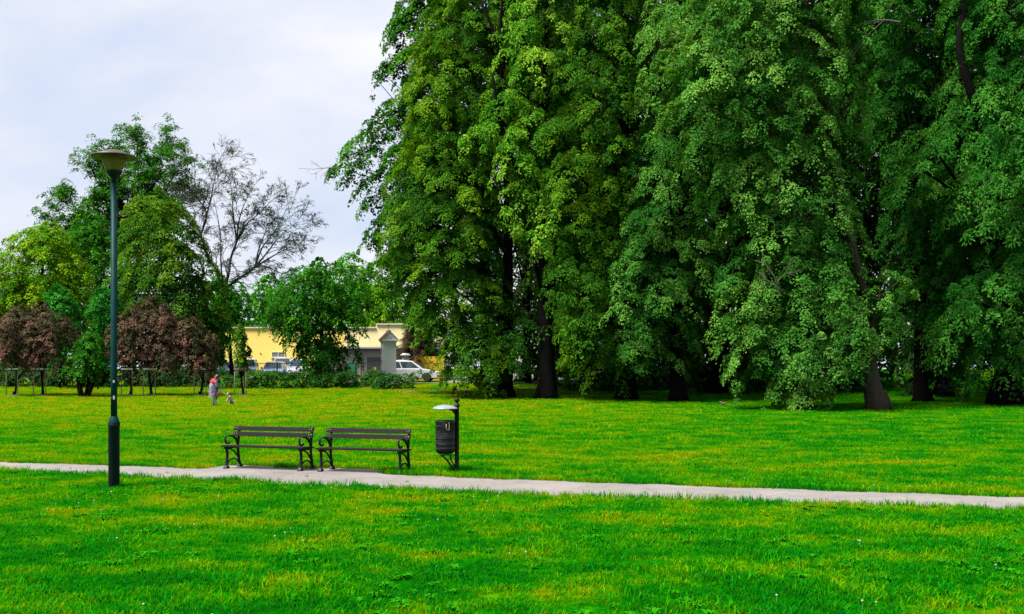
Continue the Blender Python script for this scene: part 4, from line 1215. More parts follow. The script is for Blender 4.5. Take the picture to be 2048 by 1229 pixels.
# ------------------------------------------------------------------ person, dog, bird
def skinned(name, V, E, rad, mat, parent, subdiv=2, root=0):
    me = bpy.data.meshes.new(name); me.from_pydata(V, E, [])
    o = bpy.data.objects.new(name, me); C.objects.link(o)
    sk = o.modifiers.new('skin', 'SKIN'); sk.use_smooth_shade = True
    o.modifiers.new('sub', 'SUBSURF').render_levels = subdiv; o.modifiers['sub'].levels = subdiv
    for i, v in enumerate(me.skin_vertices[0].data):
        v.radius = (rad[i], rad[i]) if not hasattr(rad[i], '__len__') else rad[i]
        v.use_root = (i == root)
    dg = bpy.context.evaluated_depsgraph_get(); dg.update()
    m2 = bpy.data.meshes.new_from_object(o.evaluated_get(dg))
    bpy.data.objects.remove(o)
    m2.materials.clear()
    return link_mesh(name, m2, mat, parent)
PY = 52.0
def make_person():
    px = wx(431.5, PY)
    root = empty('person', (px, PY, gz(PY)), 0.25)
    tag(root, 'person in patterned long coat and red scarf, bending towards a small dog on the lawn', 'person')
    V, E, r = [], [], []
    def add(p, rad, par=None):
        V.append(p); r.append(rad)
        if par is not None: E.append((par, len(V) - 1))
        return len(V) - 1
    pel = add((-.06, 0, .86), (.14, .12)); waist = add((-.06, 0, 1.02), (.12, .10), pel); chest = add((-.04, 0, 1.20), (.14, .11), waist)
    up = add((-.01, 0, 1.32), (.09, .09), chest); nk = add((.045, 0, 1.395), .048, up); hd0 = add((.075, 0, 1.44), .07, nk); hd = add((.105, 0, 1.51), (.092, .088), hd0); add((.115, 0, 1.565), .06, hd)
    add((.19, 0, 1.485), .014, hd)     # nose
    for s in (-1, 1):
        hip = add((-.06, s * .09, .80), .085, pel); kn = add((-.02 + s * .03, s * .09, .45), .058, hip); an = add((-.055 - s * .05, s * .085, .085), .038, kn)
        add((.0 - s * .05, s * .09, .035), .035, an); add((.075 - s * .05, s * .095, .028), .026, len(V) - 1)
        sh = add((-.01, s * .165, 1.285), .058, up); el = add((.07, s * .21, 1.04), .042, sh); wr = add((.24, s * .12, .90), .026, el)
        pm = add((.29, s * .105, .875), (.034, .016), wr)
        for q in range(4):
            a = add((.325, s * (.105 + (q - 1.5) * .019), .865 - .002 * q), .0085, pm); b = add((.345 - .004 * q, s * (.100 + (q - 1.5) * .018), .835), .008, a); add((.325 - .003 * abs(q - 1), s * (.098 + (q - 1.5) * .017), .815), .007, b)
        a = add((.305, s * (.105 - .03), .90 - .03), .0095, pm); add((.325, s * (.072), .845), .008, a)
    skinned('body', V, E, r, M['skin'], root)
    def loft(name, rings, mat, n=20, wav=0.0):
        m = MB(); vs = []
        for j, (cx, cz, rx, ry) in enumerate(rings):
            for i in range(n):
                a = 2 * math.pi * i / n
                w_ = 1 + wav * math.sin(5 * a + j * .4) * max(0, 1 - j / 4)
                vs.append((cx + rx * w_ * math.cos(a), ry * w_ * math.sin(a), cz))
        fs = [(j * n + i, j * n + (i + 1) % n, (j + 1) * n + (i + 1) % n, (j + 1) * n + i) for j in range(len(rings) - 1) for i in range(n)]
        m.add(vs, fs, True); return m.build(name, mat, root)
    loft('coat', [(-.11, .44, .23, .22), (-.11, .56, .245, .23), (-.105, .72, .245, .235), (-.10, .90, .235, .23), (-.10, 1.06, .22, .225), (-.085, 1.20, .20, .225), (-.05, 1.30, .165, .20), (-.01, 1.36, .12, .13), (.03, 1.40, .07, .075)], M['coat'], wav=.05)
    for s in (-1, 1):
        m = MB(); m.tube(smooth_path([(-.02, s * .175, 1.30), (.03, s * .215, 1.16), (.08, s * .22, 1.03), (.16, s * .17, .965), (.215, s * .135, .92)], 3), [.07, .075, .075, .07, .068, .066, .062, .06, .058, .055, .052, .05, .048], 12); m.build('sleeve', M['coat'], root)
        m = MB(); m.tube([(.205, s * .138, .925), (.245, s * .118, .898)], .046, 12); m.build('cuff', M['teal'], root)
        m = MB(); m.tube(smooth_path([(-.06, s * .09, .84), (-.04 + s * .02, s * .09, .64), (-.02 + s * .03, s * .09, .46), (-.045 - s * .01, s * .088, .26), (-.055 - s * .05, s * .085, .07)], 3), [.10, .095, .09, .085, .08, .076, .072, .07, .068, .064, .060, .056, .054], 12)
        m.build('trouser_leg', M['dark_cloth' if s > 0 else 'blue_cloth'], root)
        m = MB(); m.ball((.0 - s * .05, s * .09, .045), .06, 12, 8, (2.0, .85, .8)); m.build('shoe', M['dark_cloth'], root)
    m = MB()
    m.ball((-.085, 0, 1.24), .205, 16, 10, (.98, 1.2, 1.0)); m.build('scarf', M['red'], root)
    m = MB(); m.ball((.075, 0, 1.535), .118, 16, 10, (1.0, .95, 1.0)); m.ball((.005, 0, 1.44), .115, 14, 8, (.75, 1.0, 1.15)); m.build('hair', M['hair'], root)
    f = MB()
    for s in (-1, 1): f.ball((.193, s * .035, 1.515), .012, 8, 6)
    f.build('eye', M['dark_cloth'], root)
    b = tag(empty('shoulder_bag', (px + .21, PY - .2, gz(PY) + .63), .25), 'dark red shoulder bag hanging in front of the person in the long coat', 'bag')
    m = MB(); m.box((0, 0, 0), (.22, .10, .22), taper=.85); m.build('pouch', M['bag'], b, .03)
    m = MB(); m.tube(smooth_path([(-.09, 0, .1), (-.06, .03, .30), (.0, .06, .34), (.06, .03, .28), (.09, 0, .1)], 4), .012, 6); m.build('strap', M['dark_cloth'], b)
    return px
ppx = make_person()
def make_dog():
    dx = ppx + .80
    root = empty('dog', (dx, PY - .05, gz(PY)), 0)
    tag(root, 'small brown and white dog rearing up on its hind legs towards the person', 'dog')
    V, E, r = [], [], []
    def add(p, rad, par=None):
        V.append(p); r.append(rad)
        if par is not None: E.append((par, len(V) - 1))
        return len(V) - 1
    hip = add((.06, 0, .27), .085); bel = add((.0, 0, .36), .082, hip); ch = add((-.07, 0, .47), .10, bel); nk = add((-.12, 0, .57), .062, ch); hd = add((-.165, 0, .645), .066, nk); mz = add((-.235, 0, .625), .035, hd); add((-.275, 0, .612), .022, mz)
    tl = add((.12, 0, .24), .022, hip); t2 = add((.19, 0, .25), .02, tl); add((.25, 0, .31), .014, t2)
    for s in (-1, 1):
        k = add((.0 + s * .03, s * .07, .19), .05, hip); hk = add((.10 + s * .04, s * .075, .11), .028, k); ft = add((.075 + s * .05, s * .075, .03), .024, hk); add((.02 + s * .05, s * .075, .022), .022, ft)
        sh = add((-.10, s * .07, .44), .04, ch); el = add((-.13, s * .075, .34), .03, sh); wr = add((-.19, s * .07, .30), .024, el); add((-.215, s * .07, .25), .024, wr)
    skinned('body', V, E, r, M['fur'], root)
    m = MB(); m.ball((-.085, 0, .37), .105, 14, 8, (.75, .85, 1.25)); m.ball((-.06, -.02, .25), .06, 10, 6, (.9, 1, 1.2)); m.build('chest_fur', M['fur_white'], root)
    for s in (-1, 1):
        m = MB(); m.tube([(-.15, s * .045, .69), (-.12, s * .075, .72), (-.10, s * .085, .66)], [.028, .026, .008], 8); m.build('ear', M['fur_white' if s < 0 else 'fur'], root)
    m = MB(); m.ball((-.292, 0, .618), .016, 8, 6); m.build('nose', M['dark_cloth'], root)
    m = MB()
    for s in (-1, 1): m.ball((-.215, s * .036, .665), .010, 8, 6)
    m.build('eye', M['dark_cloth'], root)
    m = MB(); m.tube([(-.115, .065 * math.cos(a), .565 + .03 * math.cos(a * 1)) if False else (-.125 + .03 * math.sin(a), .068 * math.cos(a), .575 + .062 * math.sin(a)) for a in [i * .5236 for i in range(13)]], .012, 6); m.build('collar', M['red'], root)
    l = MB(); z = gz(PY)
    hand = (ppx + .30, PY - .02, z + .845)
    l.tube(smooth_path([hand, (ppx + .44, PY - .04, z + .69), (dx - .20, PY - .06, z + .56), (dx - .10, PY - .07, z + .57)], 4), .011, 6)
    l.tube(smooth_path([hand, (ppx + .27, PY - .1, z + .6), (ppx + .20, PY - .14, z + .42), (ppx + .13, PY - .16, z + .24)], 4), .008, 6)
    tag(l.build('leash', M['leash']), 'bright green leash between the person\'s hand and the dog', 'leash')
make_dog()
def make_bird():
    Y = 52.5
    root = empty('bird', (wx(1446, Y), Y, gz(Y)), 2.7); tag(root, 'small brown bird standing alone on the lawn before the big trees', 'bird')
    m = MB(); m.ball((0, 0, .12), .075, 12, 8, (1.5, .85, .85)); m.ball((.105, 0, .185), .042, 10, 8); m.tube([(-.08, 0, .125), (-.2, 0, .10)], [.035, .018], 8)
    m.build('body', M['bird'], root)
    b = MB(); b.tube([(.14, 0, .185), (.18, 0, .178)], [.012, .002], 6); b.build('beak', M['yellow_panel'], root)
    for s in (-1, 1):
        b = MB(); b.tube([(.0, s * .03, .07), (.0, s * .03, 0)], .006, 5); b.build('leg', M['yellow_panel'], root)
make_bird()
for i, (x, y) in enumerate(((-3.9, 19.0), (-4.35, 18.6), (-1.9, 18.1), (-6.8, 19.7), (2.2, 16.6), (5.1, 15.4), (-9.1, 20.6))):
    m = MB(); a = i * 1.9
    P = [(.05 * math.cos(a), .05 * math.sin(a), .012), (.03 * math.cos(a + 1.6), .03 * math.sin(a + 1.6), .03), (-.05 * math.cos(a), -.05 * math.sin(a), .014), (.03 * math.cos(a - 1.6), .03 * math.sin(a - 1.6), .028)]
    m.add(P + [(p[0], p[1], p[2] - .004) for p in P], [(0, 1, 2, 3), (7, 6, 5, 4), (0, 4, 5, 1), (1, 5, 6, 2), (2, 6, 7, 3), (3, 7, 4, 0)])
    o = m.build('fallen_leaf', M['litter']); o.location = (x, y, .006)
    tag(o, 'small brown dry leaf lying on the pale path', 'leaf', 'dry leaves on the path')

# ------------------------------------------------------------------ the big trees on the right
GR = 'big trees in the row on the right'
big_tree('maple_tree', 'tall dark maple whose boughs reach left against the sky', 'tree', 972, 64.5,
         [(-130, 830, 960), (0, 800, 970), (80, 785, 970), (155, 780, 970), (240, 775, 970), (310, 770, 970), (420, 760, 960), (500, 760, 950), (560, 770, 940), (620, 800, 930), (660, 830, 930)],
         'maple', 21, .30, leaf=.17, dead=[(700, 338, -.3, -1, .25, 1.3)], group=GR, rb=1.3, aspect=.8, cover=1.5,
         tip_extra=[(800, 20, 0, 1.22), (785, 70, -.5, 1.10), (768, 150, 0, 0.79), (752, 158, 0, 0.55), (782, 120, .5, 0.85), (775, 205, -.5, 0.73), (760, 232, -.3, 0.98), (735, 255, 0, 1.10), (700, 292, -.3, 1.22), (680, 325, -.3, 0.92), (706, 345, -.3, 1.22), (722, 375, 0, 0.98),
                    (745, 300, 0, 1.34), (760, 350, -.5, 1.46), (740, 402, -.4, 0.98), (745, 455, -.4, 1.10), (735, 490, 0, 0.98), (750, 530, -.5, 1.10), (775, 575, -.5, 1.22), (800, 40, 0, 1.46), (770, 435, 0, 1.34), (770, 260, 0, 1.34)])
big_tree('linden_tree', 'broad olive linden, smooth crown at the left end of the big tree row', 'tree', 1012, 61.0,
         [(-150, 880, 1010), (0, 840, 1050), (100, 812, 1060), (250, 800, 1040), (400, 765, 1030), (500, 752, 1020), (560, 780, 1030), (620, 850, 1050), (680, 868, 1055), (740, 888, 1045), (772, 930, 1020)],
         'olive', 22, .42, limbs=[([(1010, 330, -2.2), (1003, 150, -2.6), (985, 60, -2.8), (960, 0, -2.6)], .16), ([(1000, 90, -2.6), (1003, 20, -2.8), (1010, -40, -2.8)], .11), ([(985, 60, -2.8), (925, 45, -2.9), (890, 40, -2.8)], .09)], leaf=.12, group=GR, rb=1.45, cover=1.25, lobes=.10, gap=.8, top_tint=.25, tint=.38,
         tip_extra=[(905, 690, -2.0, 1.2), (935, 735, -2.0, 1.0), (890, 645, -1.8, 1.2), (965, 715, -2.4, 1.1), (1010, 690, -2.4, 1.1), (985, 750, -2.0, .8), (875, 610, -1.2, 1.1), (900, 752, -1.5, .7), (893, 700, -.8, 1.2), (915, 660, -1.5, 1.3), (950, 680, -2.2, 1.2), (925, 700, -.5, 1.3), (905, 725, .3, 1.1), (1040, 660, -2.2, 1.1), (1035, 715, -1.8, .9)])
big_tree('chestnut_tree', 'bright green tree with drooping pale leaf tips, behind the olive linden', 'tree', 1092, 59.5,
         [(-150, 990, 1180), (0, 1000, 1180), (100, 985, 1180), (180, 960, 1170), (270, 940, 1170), (330, 1010, 1170), (420, 1010, 1170), (480, 1050, 1180), (540, 1065, 1180), (620, 1090, 1190), (690, 1110, 1190), (735, 1120, 1180)],
         'bright', 23, .50, limbs=[([(1085, 420, -1), (1030, 330, -2), (1000, 240, -2.2), (985, 150, -2)], .16)], leaf=.155, group=GR, rb=1.25, cover=1.15, lobes=.22, gap=.3, aspect=.55, droop=.8, shear=.55, tint=.5, top_tint=.1,
         tip_extra=[(950, 262, -2.5, 1.1), (985, 225, -2.8, 1.2), (1040, 60, -3, 1.1), (1075, 110, -3.5, 1.3), (1010, 290, -3, 1.2), (1060, 330, -3.6, 1.4), (1040, 400, -3.4, 1.2), (1090, 425, -3.6, 1.3), (1110, 480, -3.5, 1.3)])
big_tree('linden_tree', 'olive green linden with trunk fourth from the left in the big tree row', 'tree', 1252, 58.0,
         [(-150, 1120, 1300), (0, 1140, 1300), (150, 1100, 1300), (300, 1075, 1280), (380, 1090, 1280), (450, 1085, 1280), (560, 1100, 1300), (640, 1110, 1290), (690, 1130, 1310), (730, 1160, 1300)],
         'olive', 24, .50, leaf=.12, group=GR, rb=1.35, cover=1.15, lobes=.30, gap=.12, droop=.7, tint=.42, top_tint=.1,
         tip_extra=[(1110, 250, -2.8, 1.3), (1140, 330, -3.2, 1.5), (1120, 540, -2.5, 1.3), (1150, 590, -2.8, 1.4), (1170, 640, -3, 1.2)])
big_tree('linden_tree', 'tall linden with lit upper boughs in the middle of the big tree row', 'tree', 1356, 57.0,
         [(-150, 1280, 1500), (0, 1290, 1490), (100, 1290, 1480), (250, 1275, 1470), (400, 1240, 1440), (520, 1215, 1430), (600, 1210, 1410), (670, 1225, 1400), (715, 1250, 1380)],
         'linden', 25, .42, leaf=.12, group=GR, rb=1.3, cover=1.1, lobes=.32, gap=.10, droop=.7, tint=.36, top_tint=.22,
         tip_extra=[(1310, 40, -3.5, 1.4), (1330, 300, -3.6, 1.4), (1290, 430, -3, 1.4), (1250, 530, -3, 1.3), (1240, 600, -2.8, 1.2), (1280, 640, -3, 1.3), (1320, 590, -3.4, 1.2)])
big_tree('linden_tree', 'pale leafed linden standing forward of the row, brown trunk bared at its foot', 'tree', 1757, 49.0,
         [(-180, 1420, 1760), (0, 1345, 1730), (90, 1315, 1720), (200, 1310, 1720), (300, 1370, 1730), (400, 1440, 1740), (500, 1450, 1740), (560, 1425, 1750), (650, 1440, 1790), (720, 1455, 1730), (770, 1490, 1690), (792, 1580, 1670)],
         'linden', 26, .44, leaf=.108, group=GR, rb=1.2, cover=1.1, kd=.55, lobes=.28, gap=.2, droop=.8, tint=.50, lean=(-3.2, 1.2), bark='bark_brown', nlimbs=20, dead=[(1800, 45, -1, -.9, .1, 2.2), (1560, 590, -3.5, -.3, .8, .9)], limbs=[([(1748, 640, -.2), (1722, 560, -.6), (1700, 470, -.9), (1660, 380, -.8), (1620, 290, -.5)], .20), ([(1735, 600, 0), (1640, 470, -1.0), (1560, 380, -1.2), (1540, 250, -.8)], .13)], aspect=.78, flare=1.45, top_tint=.05,
         tip_extra=[(1760, 590, -1.5, .8), (1785, 640, -1.2, .8), (1730, 690, -1.5, .7), (1800, 560, -.8, .9), (1700, 620, -2, .9), (1640, 760, -1.5, .7), (1600, 775, -1, .6), (1690, 730, -1, .5)])
big_tree('ash_tree', 'feathery dark green ash with slim trunk right of the forward linden', 'tree', 1846, 56.0,
         [(-150, 1680, 2000), (0, 1660, 1990), (150, 1690, 1960), (300, 1740, 1950), (450, 1760, 1960), (560, 1770, 1960), (640, 1790, 1970), (700, 1800, 1960), (745, 1840, 1940)],
         'ash', 27, .38, leaf=.155, group=GR, rb=1.3, cover=.85, lobes=.3, gap=.1, aspect=.4, droop=.9, shear=.5, tint=.42, nlimbs=20)
big_tree('ash_tree', 'widest dark trunked ash at the far right edge with hanging sprays', 'tree', 2012, 53.0,
         [(-150, 1880, 2280), (0, 1870, 2280), (150, 1880, 2280), (270, 1830, 2260), (340, 1810, 2250), (430, 1800, 2240), (480, 1860, 2220), (560, 1870, 2200), (640, 1880, 2180), (700, 1900, 2150), (735, 1950, 2120)],
         'ash', 28, .70, limbs=[([(1985, 420, -1), (1965, 260, -2.2), (1940, 180, -2.6), (1918, 90, -2.6), (1930, 10, -2.2)], .30)], leaf=.155, group=GR, rb=1.25, cover=.95, lobes=.3, gap=.1, aspect=.4, droop=.95, shear=.55, tint=.5, nlimbs=20,
         tip_extra=[(1830, 330, -3.5, 1.2), (1870, 300, -3.8, 1.2), (1900, 640, -3, 1.1), (1950, 600, -3.4, 1.2), (1980, 570, -3.6, 1.3), (1920, 680, -3, .8)])
# shaded trees behind the front row
GB = 'shaded trees behind the front row of big trees'
back_rows = [(-140, -90, 110), (100, -120, 130), (300, -130, 130), (500, -125, 125), (640, -125, 120), (715, -105, 100), (748, -70, 70)]
for i, (px, Yb, tr_, txt) in enumerate(((1050, 75, .35, 'filling the gap right of the broad olive linden'), (1182, 70, .4, 'between the white building and the bright green tree'), (1432, 66, .5, 'behind the middle of the row'), (1490, 73, .4, 'left of the forward linden\'s hanging boughs'),
                                    (1602, 67, .5, 'directly behind the forward linden\'s crown'), (1705, 72, .45, 'just left behind the bared brown trunk'), (1886, 62, .45, 'with its trunk close beside the slim ash'), (2090, 66, .5, 'beyond the right edge trunk'), (1300, 76, .45, 'deepest, between two olive lindens'))):
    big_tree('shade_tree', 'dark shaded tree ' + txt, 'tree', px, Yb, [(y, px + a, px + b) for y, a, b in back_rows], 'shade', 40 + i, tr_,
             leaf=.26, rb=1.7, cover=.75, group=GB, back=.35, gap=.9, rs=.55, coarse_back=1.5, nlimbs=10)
for i, (px, Yb) in enumerate(((1130, 90), (1260, 92), (1380, 88), (1520, 92), (1660, 88), (1790, 92), (1930, 90), (2080, 92))):
    rw = [(-20, -60, 60), (150, -90, 90), (400, -95, 95), (600, -95, 95), (690, -85, 85), (722, -60, 60)]
    big_tree('shade_tree', 'distant dark tree filling the depth behind the big tree row', 'tree', px, Yb, [(y, px + a, px + b) for y, a, b in rw], 'shade', 60 + i, .4,
             leaf=.42, rb=2.4, cover=.75, group='deepest dark trees behind the big tree row', back=.3, gap=.9, rs=.75, coarse_back=1.3, nlimbs=6)
for i, (a, b, yt, Yb, t) in enumerate(((1130, 1340, 722, 68, 'left'), (1320, 1500, 716, 69, 'middle'), (1470, 1740, 722, 67, 'right'))):  # undergrowth added to deepen the dark seen between the trunks
    shrub('shrub', 'dark undergrowth shrub added to deepen the shade behind the trunks, %s of three' % t, 'shrub', a, b, yt, Yb, 'shade', 80 + i, leaf=.22, cover=.8, depth=1.5, rb=.8, group='undergrowth added to darken behind the trunks')
shrub('shrub', 'bright sunlit bush glimpsed past the distant bench at the far right', 'shrub', 1800, 2030, 735, 84, 'yellow', 84, leaf=.2, cover=.8, depth=1.5, rb=.7)

# ------------------------------------------------------------------ trees on the left
big_tree('yellow_tree', 'bright yellow-green tree with dark forked trunk at the left edge', 'tree', 84, 88, [(455, 70, 120), (470, 30, 150), (520, 0, 178), (580, -15, 185), (630, 5, 175), (665, 40, 150)],
         'yellow', 101, .33, leaf=.20, rb=1.15, cover=1.05, gap=.35, lobes=.2, rs=.42, tip_extra=[(10, 490, 0, 1.1), (-5, 530, 0, 1.2)], top_tint=.2, tint=.34)
# tall sparse tree: skeleton with leaf sprays at the twig ends
def open_tree(name, label, cat, base_px, Y, limbs, seed, mat, leaf, tip_leaves, bark, depth=4, r0=.3, fork=None, rs=.35, tint=.4, kids=(2, 4), spread=.6, shrink=.46, grav=.02, keep=1.0, nsub=2):
    rng = np.random.default_rng(seed)
    b0 = (wx(base_px, Y), Y, gz(Y))
    root = empty(name, b0); tag(root, label, cat)
    m = MB(); tips = []
    fk = Vector((wx(fork[0], Y), Y, wz(fork[1], Y)))
    m.tube(smooth_path([(b0[0], b0[1], b0[2] - .2), (b0[0] + .05, Y, b0[2] + .5), Vector(b0).lerp(fk, .5) + Vector((.1, .1, 0)), fk], 4), [r0 * 1.5, r0 * 1.25, r0 * 1.15] + [r0 * 1.1] * 7 + [r0 * .95, r0 * .9, r0 * .85], 9)
    for lb in limbs:
        px, py, dy = lb[:3]
        e = Vector((wx(px, Y + dy), Y + dy, wz(py, Y + dy)))
        f0, k0 = fk, .6
        if len(lb) > 3: f0, k0 = Vector((wx(lb[3], Y), Y, wz(lb[4], Y))), .34
        d = e - f0; Lh = d.length
        P = smooth_path([f0, f0.lerp(e, .3) + Vector((rng.normal(0, .25), rng.normal(0, .25), .25)), f0.lerp(e, .62) + Vector((rng.normal(0, .2), rng.normal(0, .2), .15)), e], 5)
        rr = [r0 * k0 * (1 - (.8 if len(lb) > 3 or nsub > 1 else .45) * i / (len(P) - 1)) for i in range(len(P))]
        m.tube(P, rr, 7, caps=False)
        for t in (.3, .42, .54, .66, .76, .86, .95, 1.0):
            i = min(len(P) - 2, int(t * (len(P) - 1)))
            dd = (P[i + 1] - P[i]).normalized()
            for s in range(nsub if t < .95 else 2):
                nd = dd + Vector(rng.normal(0, .62, 3)) + Vector((0, 0, .1))
                grow(m, rng, P[i], nd, Lh * rng.uniform(.13, .24), rr[i] * .6, depth - 2, tips, spread, grav, .012, 4, kids)
    tr = m.build('trunk', M[bark])
    P = np.array([tuple(t[0]) for t in tips]); D = np.array([tuple(t[1]) for t in tips])
    kq = rng.uniform(0, 1, len(P)) < keep
    P, D = P[kq], D[kq]
    LV = Leaves()
    sprays(LV, rng, P, D * .3 + np.array([0, -.15, .9]), rs * rng.uniform(.5, 1.3, len(P)), tip_leaves, leaf, .62, tint + rng.normal(0, .12, len(P)), .5)
    cr = LV.build('crown', G[mat])
    for o in (tr, cr):
        o.parent = root; o.matrix_parent_inverse = Matrix.Translation(-Vector(b0))
    return root
open_tree('tall_tree', 'tall airy tree with forked limbs rising behind the street lamp', 'tree', 262, 104,
          [(235, 318, 0), (275, 300, -1), (320, 310, 0), (352, 345, 0), (195, 350, -1), (145, 410, 0), (115, 455, 0), (372, 400, 1), (300, 350, -2), (220, 400, -2), (345, 440, -1), (165, 470, -2), (100, 500, 0)],
          111, 'maple', .24, 20, 'twig', depth=4, r0=.42, fork=(255, 520), rs=.62, tint=.42)
big_tree('bushy_tree', 'deep green bushy tree filling the space behind the lamp post', 'tree', 190, 96, [(430, 150, 215), (480, 110, 250), (540, 95, 260), (620, 90, 260), (690, 95, 255), (725, 110, 240)],
         'mid', 112, .3, leaf=.22, rb=1.3, cover=1.0, gap=.5, rs=.45, tint=.4)
big_tree('bushy_tree', 'dark green bushy tree low at the left edge behind the purple tree', 'tree', 20, 92, [(590, -50, 60), (640, -60, 80), (700, -60, 90), (735, -40, 70)],
         'hedge', 113, .25, leaf=.24, rb=1.1, cover=.6, gap=.4, rs=.42, tint=.4)
big_tree('lime_tree', 'dense egg-shaped lime tree with lit yellowish top right of the lamp', 'tree', 326, 76, [(385, 268, 345), (415, 244, 385), (480, 232, 412), (550, 228, 440), (620, 228, 455), (690, 250, 450), (735, 285, 425)],
         'limetop', 114, .38, leaf=.155, rb=1.15, cover=1.3, lobes=.14, gap=.5, droop=.7, tint=.16, top_tint=.52)
open_tree('bare_tree', 'thin half-bare tree with spreading dark twigs against the sky', 'tree', 436, 86,
          [(474, 482, 0), (402, 470, -.5), (510, 535, 0), (500, 385, 1, 474, 482), (540, 405, 0, 474, 482), (462, 370, -1, 474, 482), (392, 340, 0, 402, 470), (436, 322, .5, 402, 470), (376, 400, 1, 402, 470),
           (590, 448, 0, 510, 535), (572, 420, -1, 510, 535), (592, 490, 0, 510, 535), (565, 548, 0, 510, 535), (535, 450, 1, 510, 535), (428, 400, 0, 446, 585), (505, 430, .8, 474, 482)],
          115, 'shade', .14, 4, 'twig', depth=6, r0=.25, fork=(446, 585), rs=.26, tint=.8, kids=(2, 3), grav=-.01, keep=.14, nsub=1)
big_tree('weeping_tree', 'small green tree with drooping twigs beside the yellow wall', 'tree', 462, 82, [(575, 435, 480), (610, 412, 494), (650, 405, 476), (690, 410, 455), (720, 415, 445)],
         'mid', 116, .2, leaf=.17, rb=.85, cover=.8, gap=.4, droop=.9, tint=.36)
big_tree('drooping_tree', 'dark green low branched tree hanging in front of the yellow hall', 'tree', 640, 72, [(532, 620, 668), (560, 560, 715), (600, 525, 728), (640, 525, 705), (680, 570, 705), (710, 585, 715), (735, 595, 685), (752, 610, 670)],
         'mid', 117, .24, leaf=.16, rb=.95, cover=1.1, gap=.15, lobes=.34, droop=1.0, shear=.6, tint=.14, top_tint=.2, tip_extra=[(530, 600, -1, .7), (520, 625, -1, .55), (715, 690, -1, .6), (585, 650, -1.5, .7), (720, 615, -1, .7)])
GF = 'bright trees beyond the yellow hall'
big_tree('far_tree', 'bright green round topped tree rising over the hall roof beside the big maple', 'tree', 700, 132, [(515, 670, 735), (545, 640, 765), (590, 620, 780), (650, 620, 790)], 'vivid', 118, .4, leaf=.34, rb=1.7, cover=.8, group=GF, rs=.6, tint=.45)
big_tree('far_tree', 'bright green tree showing left of the drooping tree over the hall roof', 'tree', 530, 128, [(552, 515, 560), (580, 495, 580), (640, 480, 590), (680, 480, 590)], 'vivid', 119, .4, leaf=.32, rb=1.5, cover=.8, group=GF, rs=.6, tint=.4)
big_tree('far_tree', 'yellow-green tree over the faded end of the hall', 'tree', 760, 124, [(565, 740, 790), (600, 715, 830), (660, 710, 850)], 'yellow', 120, .4, leaf=.32, rb=1.5, cover=.8, group=GF, rs=.6, tint=.3)
big_tree('far_tree', 'green tree behind the bare tree and its lower twigs', 'tree', 440, 120, [(560, 400, 480), (600, 380, 510), (680, 380, 510)], 'mid', 121, .4, leaf=.30, rb=1.4, cover=.7, group=GF, rs=.55, tint=.5)
# brown conifer: whorls of drooping boughs
def conifer():
    Y = 81.0; rng = np.random.default_rng(130)
    b0 = (wx(838, Y), Y, gz(Y)); root = empty('spruce_tree', b0); tag(root, 'brownish spruce with layered boughs between the shrine and the big trees', 'tree')
    LV = Leaves(); m = MB()
    zt, zb = wz(600, Y), wz(722, Y)
    m.tube([(b0[0], Y, b0[2] - .2), (b0[0], Y, zt)], [.22, .03], 8)
    for i in range(22):
        t = i / 21; z = zb + (zt - zb) * t; L = .35 + 1.75 * (1 - t) ** .8
        for k in range(12):
            a = k * .5236 + i * .37 + rng.normal(0, .1); LL = L * rng.uniform(.75, 1.15)
            d = np.array([math.cos(a), math.sin(a), 0])
            n = 9
            u = np.linspace(.2, 1, n)[:, None]
            P = np.array([b0[0], Y, z]) + d * (u * LL); P[:, 2] -= (u[:, 0] ** 1.5) * LL * .30 - .08 * u[:, 0] ** 3
            m.tube([tuple(np.array([b0[0], Y, z])), tuple(P[4]), tuple(P[-1])], [.03, .02, .006], 4, caps=False)
            sprays(LV, rng, P, np.tile(np.array([[0, 0, 1.]]), (n, 1)) + d * .2,   .24 + .14 * (1 - u[:, 0]), 40, .15, .25, .4 + rng.normal(0, .15), .5)
    cr = LV.build('crown', G['conifer']); tr = m.build('trunk', M['bark'])
    for o in (tr, cr): o.parent = root; o.matrix_parent_inverse = Matrix.Translation(-Vector(b0))
conifer()
GP = 'young trees inside the guards'
for i, (px, rows, lab, mt, cv) in enumerate((
        (28, [(622, 15, 60), (645, -10, 85), (690, -18, 92), (722, 0, 80)], 'small purple leaved tree cut by the left edge', 'purple', .75),
        (82, [(610, 62, 100), (640, 52, 138), (680, 52, 152), (715, 62, 138)], 'small purple leaved tree, second from the left edge', 'purple', .75),
        (258, [(622, 243, 290), (650, 228, 325), (700, 226, 325), (728, 240, 310)], 'purple leaved tree touching the lamp post from the right', 'purple', .85),
        (300, [(602, 275, 325), (630, 275, 355), (690, 285, 375), (735, 290, 358)], 'broad purple leaved tree under the dense lime', 'purple', .85),
        (402, [(642, 355, 400), (680, 345, 428), (715, 362, 432), (742, 380, 428)], 'purple leaved tree left of the walking person', 'purple', .7),
        (483, [(655, 474, 490), (680, 460, 498), (712, 466, 503), (738, 478, 494)], 'thin olive sapling inside the guard beside the dog', 'olive', .16))):
    big_tree('young_tree', lab, 'tree', px, GY, rows, mt, 140 + i, .07, leaf=.12, rb=.52, cover=cv * .68, group=GP, rs=.22, gap=.1, lobes=.45, nlimbs=9, tint=.45, tspread=.2, trunk_top=wz(rows[0][0] + 25, GY), droop=.3)
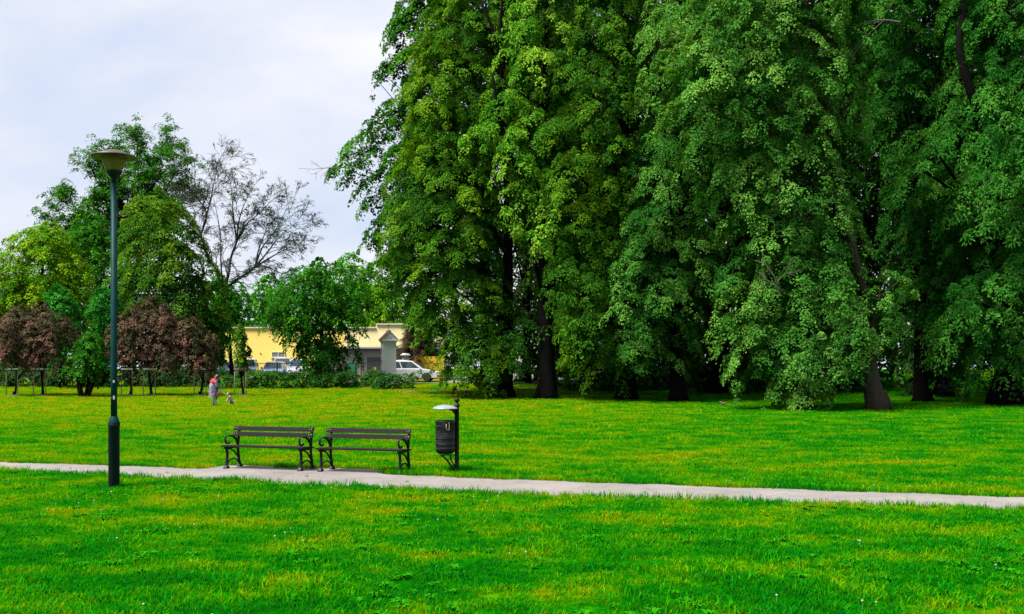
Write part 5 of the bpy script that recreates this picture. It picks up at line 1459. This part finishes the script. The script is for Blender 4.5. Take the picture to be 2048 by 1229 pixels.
# blue-green small trees and the many-stemmed one
big_tree('elder_tree', 'vivid blue-green bushy tree between the left purple tree and the lamp', 'tree', 118, 70, [(572, 100, 132), (600, 80, 158), (640, 74, 164), (670, 82, 158), (720, 90, 150)], 'blue', 150, .12, leaf=.16, rb=.75, cover=.9, rs=.3, gap=.6, tint=.5)
big_tree('elder_tree', 'blue-green bushy tree directly behind the lamp post', 'tree', 208, 71, [(578, 192, 232), (605, 170, 248), (650, 164, 252), (700, 172, 240), (730, 180, 230)], 'blue', 151, .12, leaf=.16, rb=.75, cover=.9, rs=.3, gap=.6, tint=.38)
def multistem():
    Y = 62.0; b0 = (wx(166, Y), Y, gz(Y)); rng = np.random.default_rng(160)
    root = empty('multi_stem_tree', b0); tag(root, 'small rounded green tree on four dark stems left of the lamp', 'tree')
    z, c, w_ = make_rows([(668, 168, 205), (690, 145, 213), (730, 132, 210), (757, 142, 200)], Y)
    LV = Leaves(); tips = []
    for p, o, r, fr in place_boughs(rng, z, c, w_, Y, .6, .9, .15, .5, .6):
        bough(LV, rng, p, o, r, .13, .95, .62, .35 + rng.normal(0, .12), rs=.25); tips.append(p)
    m = MB()
    for ex, ey in ((152, 740), (163, 725), (178, 730), (195, 725)):
        e = Vector((wx(ex, Y), Y + rng.normal(0, .2), wz(ey, Y)))
        s = Vector((b0[0] + (e.x - b0[0]) * .25, Y, b0[2] - .15))
        P = smooth_path([s, s.lerp(e, .5) + Vector((-.05 if ex < 166 else .12, 0, -.1)), e], 5)
        m.tube(P, [.14 - .09 * i / (len(P) - 1) for i in range(len(P))], 8)
        for _ in range(3):
            q = tips[int(rng.integers(len(tips)))]
            m.tube([tuple(e), tuple(e.lerp(Vector(q), .5)), tuple(q)], [.05, .03, .012], 5)
    cr = LV.build('crown', G['mid']); tr = m.build('trunk', M['bark'])
    for o in (tr, cr): o.parent = root; o.matrix_parent_inverse = Matrix.Translation(-Vector(b0))
multistem()
# hedges
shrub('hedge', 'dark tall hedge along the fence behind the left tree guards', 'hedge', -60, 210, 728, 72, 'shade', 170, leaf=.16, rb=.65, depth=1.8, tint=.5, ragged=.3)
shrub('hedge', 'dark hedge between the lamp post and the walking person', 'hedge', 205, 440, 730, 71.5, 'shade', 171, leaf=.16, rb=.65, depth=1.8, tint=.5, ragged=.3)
shrub('hedge', 'gappy green hedge right of the person, before the parked cars', 'hedge', 440, 610, 739, 70, 'hedge', 172, leaf=.13, rb=.45, depth=1.1, cover=1.1, tint=.42, ragged=.15)
shrub('hedge', 'low straggling hedge around the foot of the drooping tree', 'hedge', 605, 750, 739, 70.5, 'hedge', 173, leaf=.13, rb=.45, depth=1.1, cover=1.1, tint=.38, ragged=.2)
shrub('hedge', 'dense dark bush at the foot of the shrine beside the white car', 'hedge', 748, 828, 744, 69.5, 'hedge', 174, leaf=.13, rb=.5, depth=1.1, tint=.35, ragged=.15)
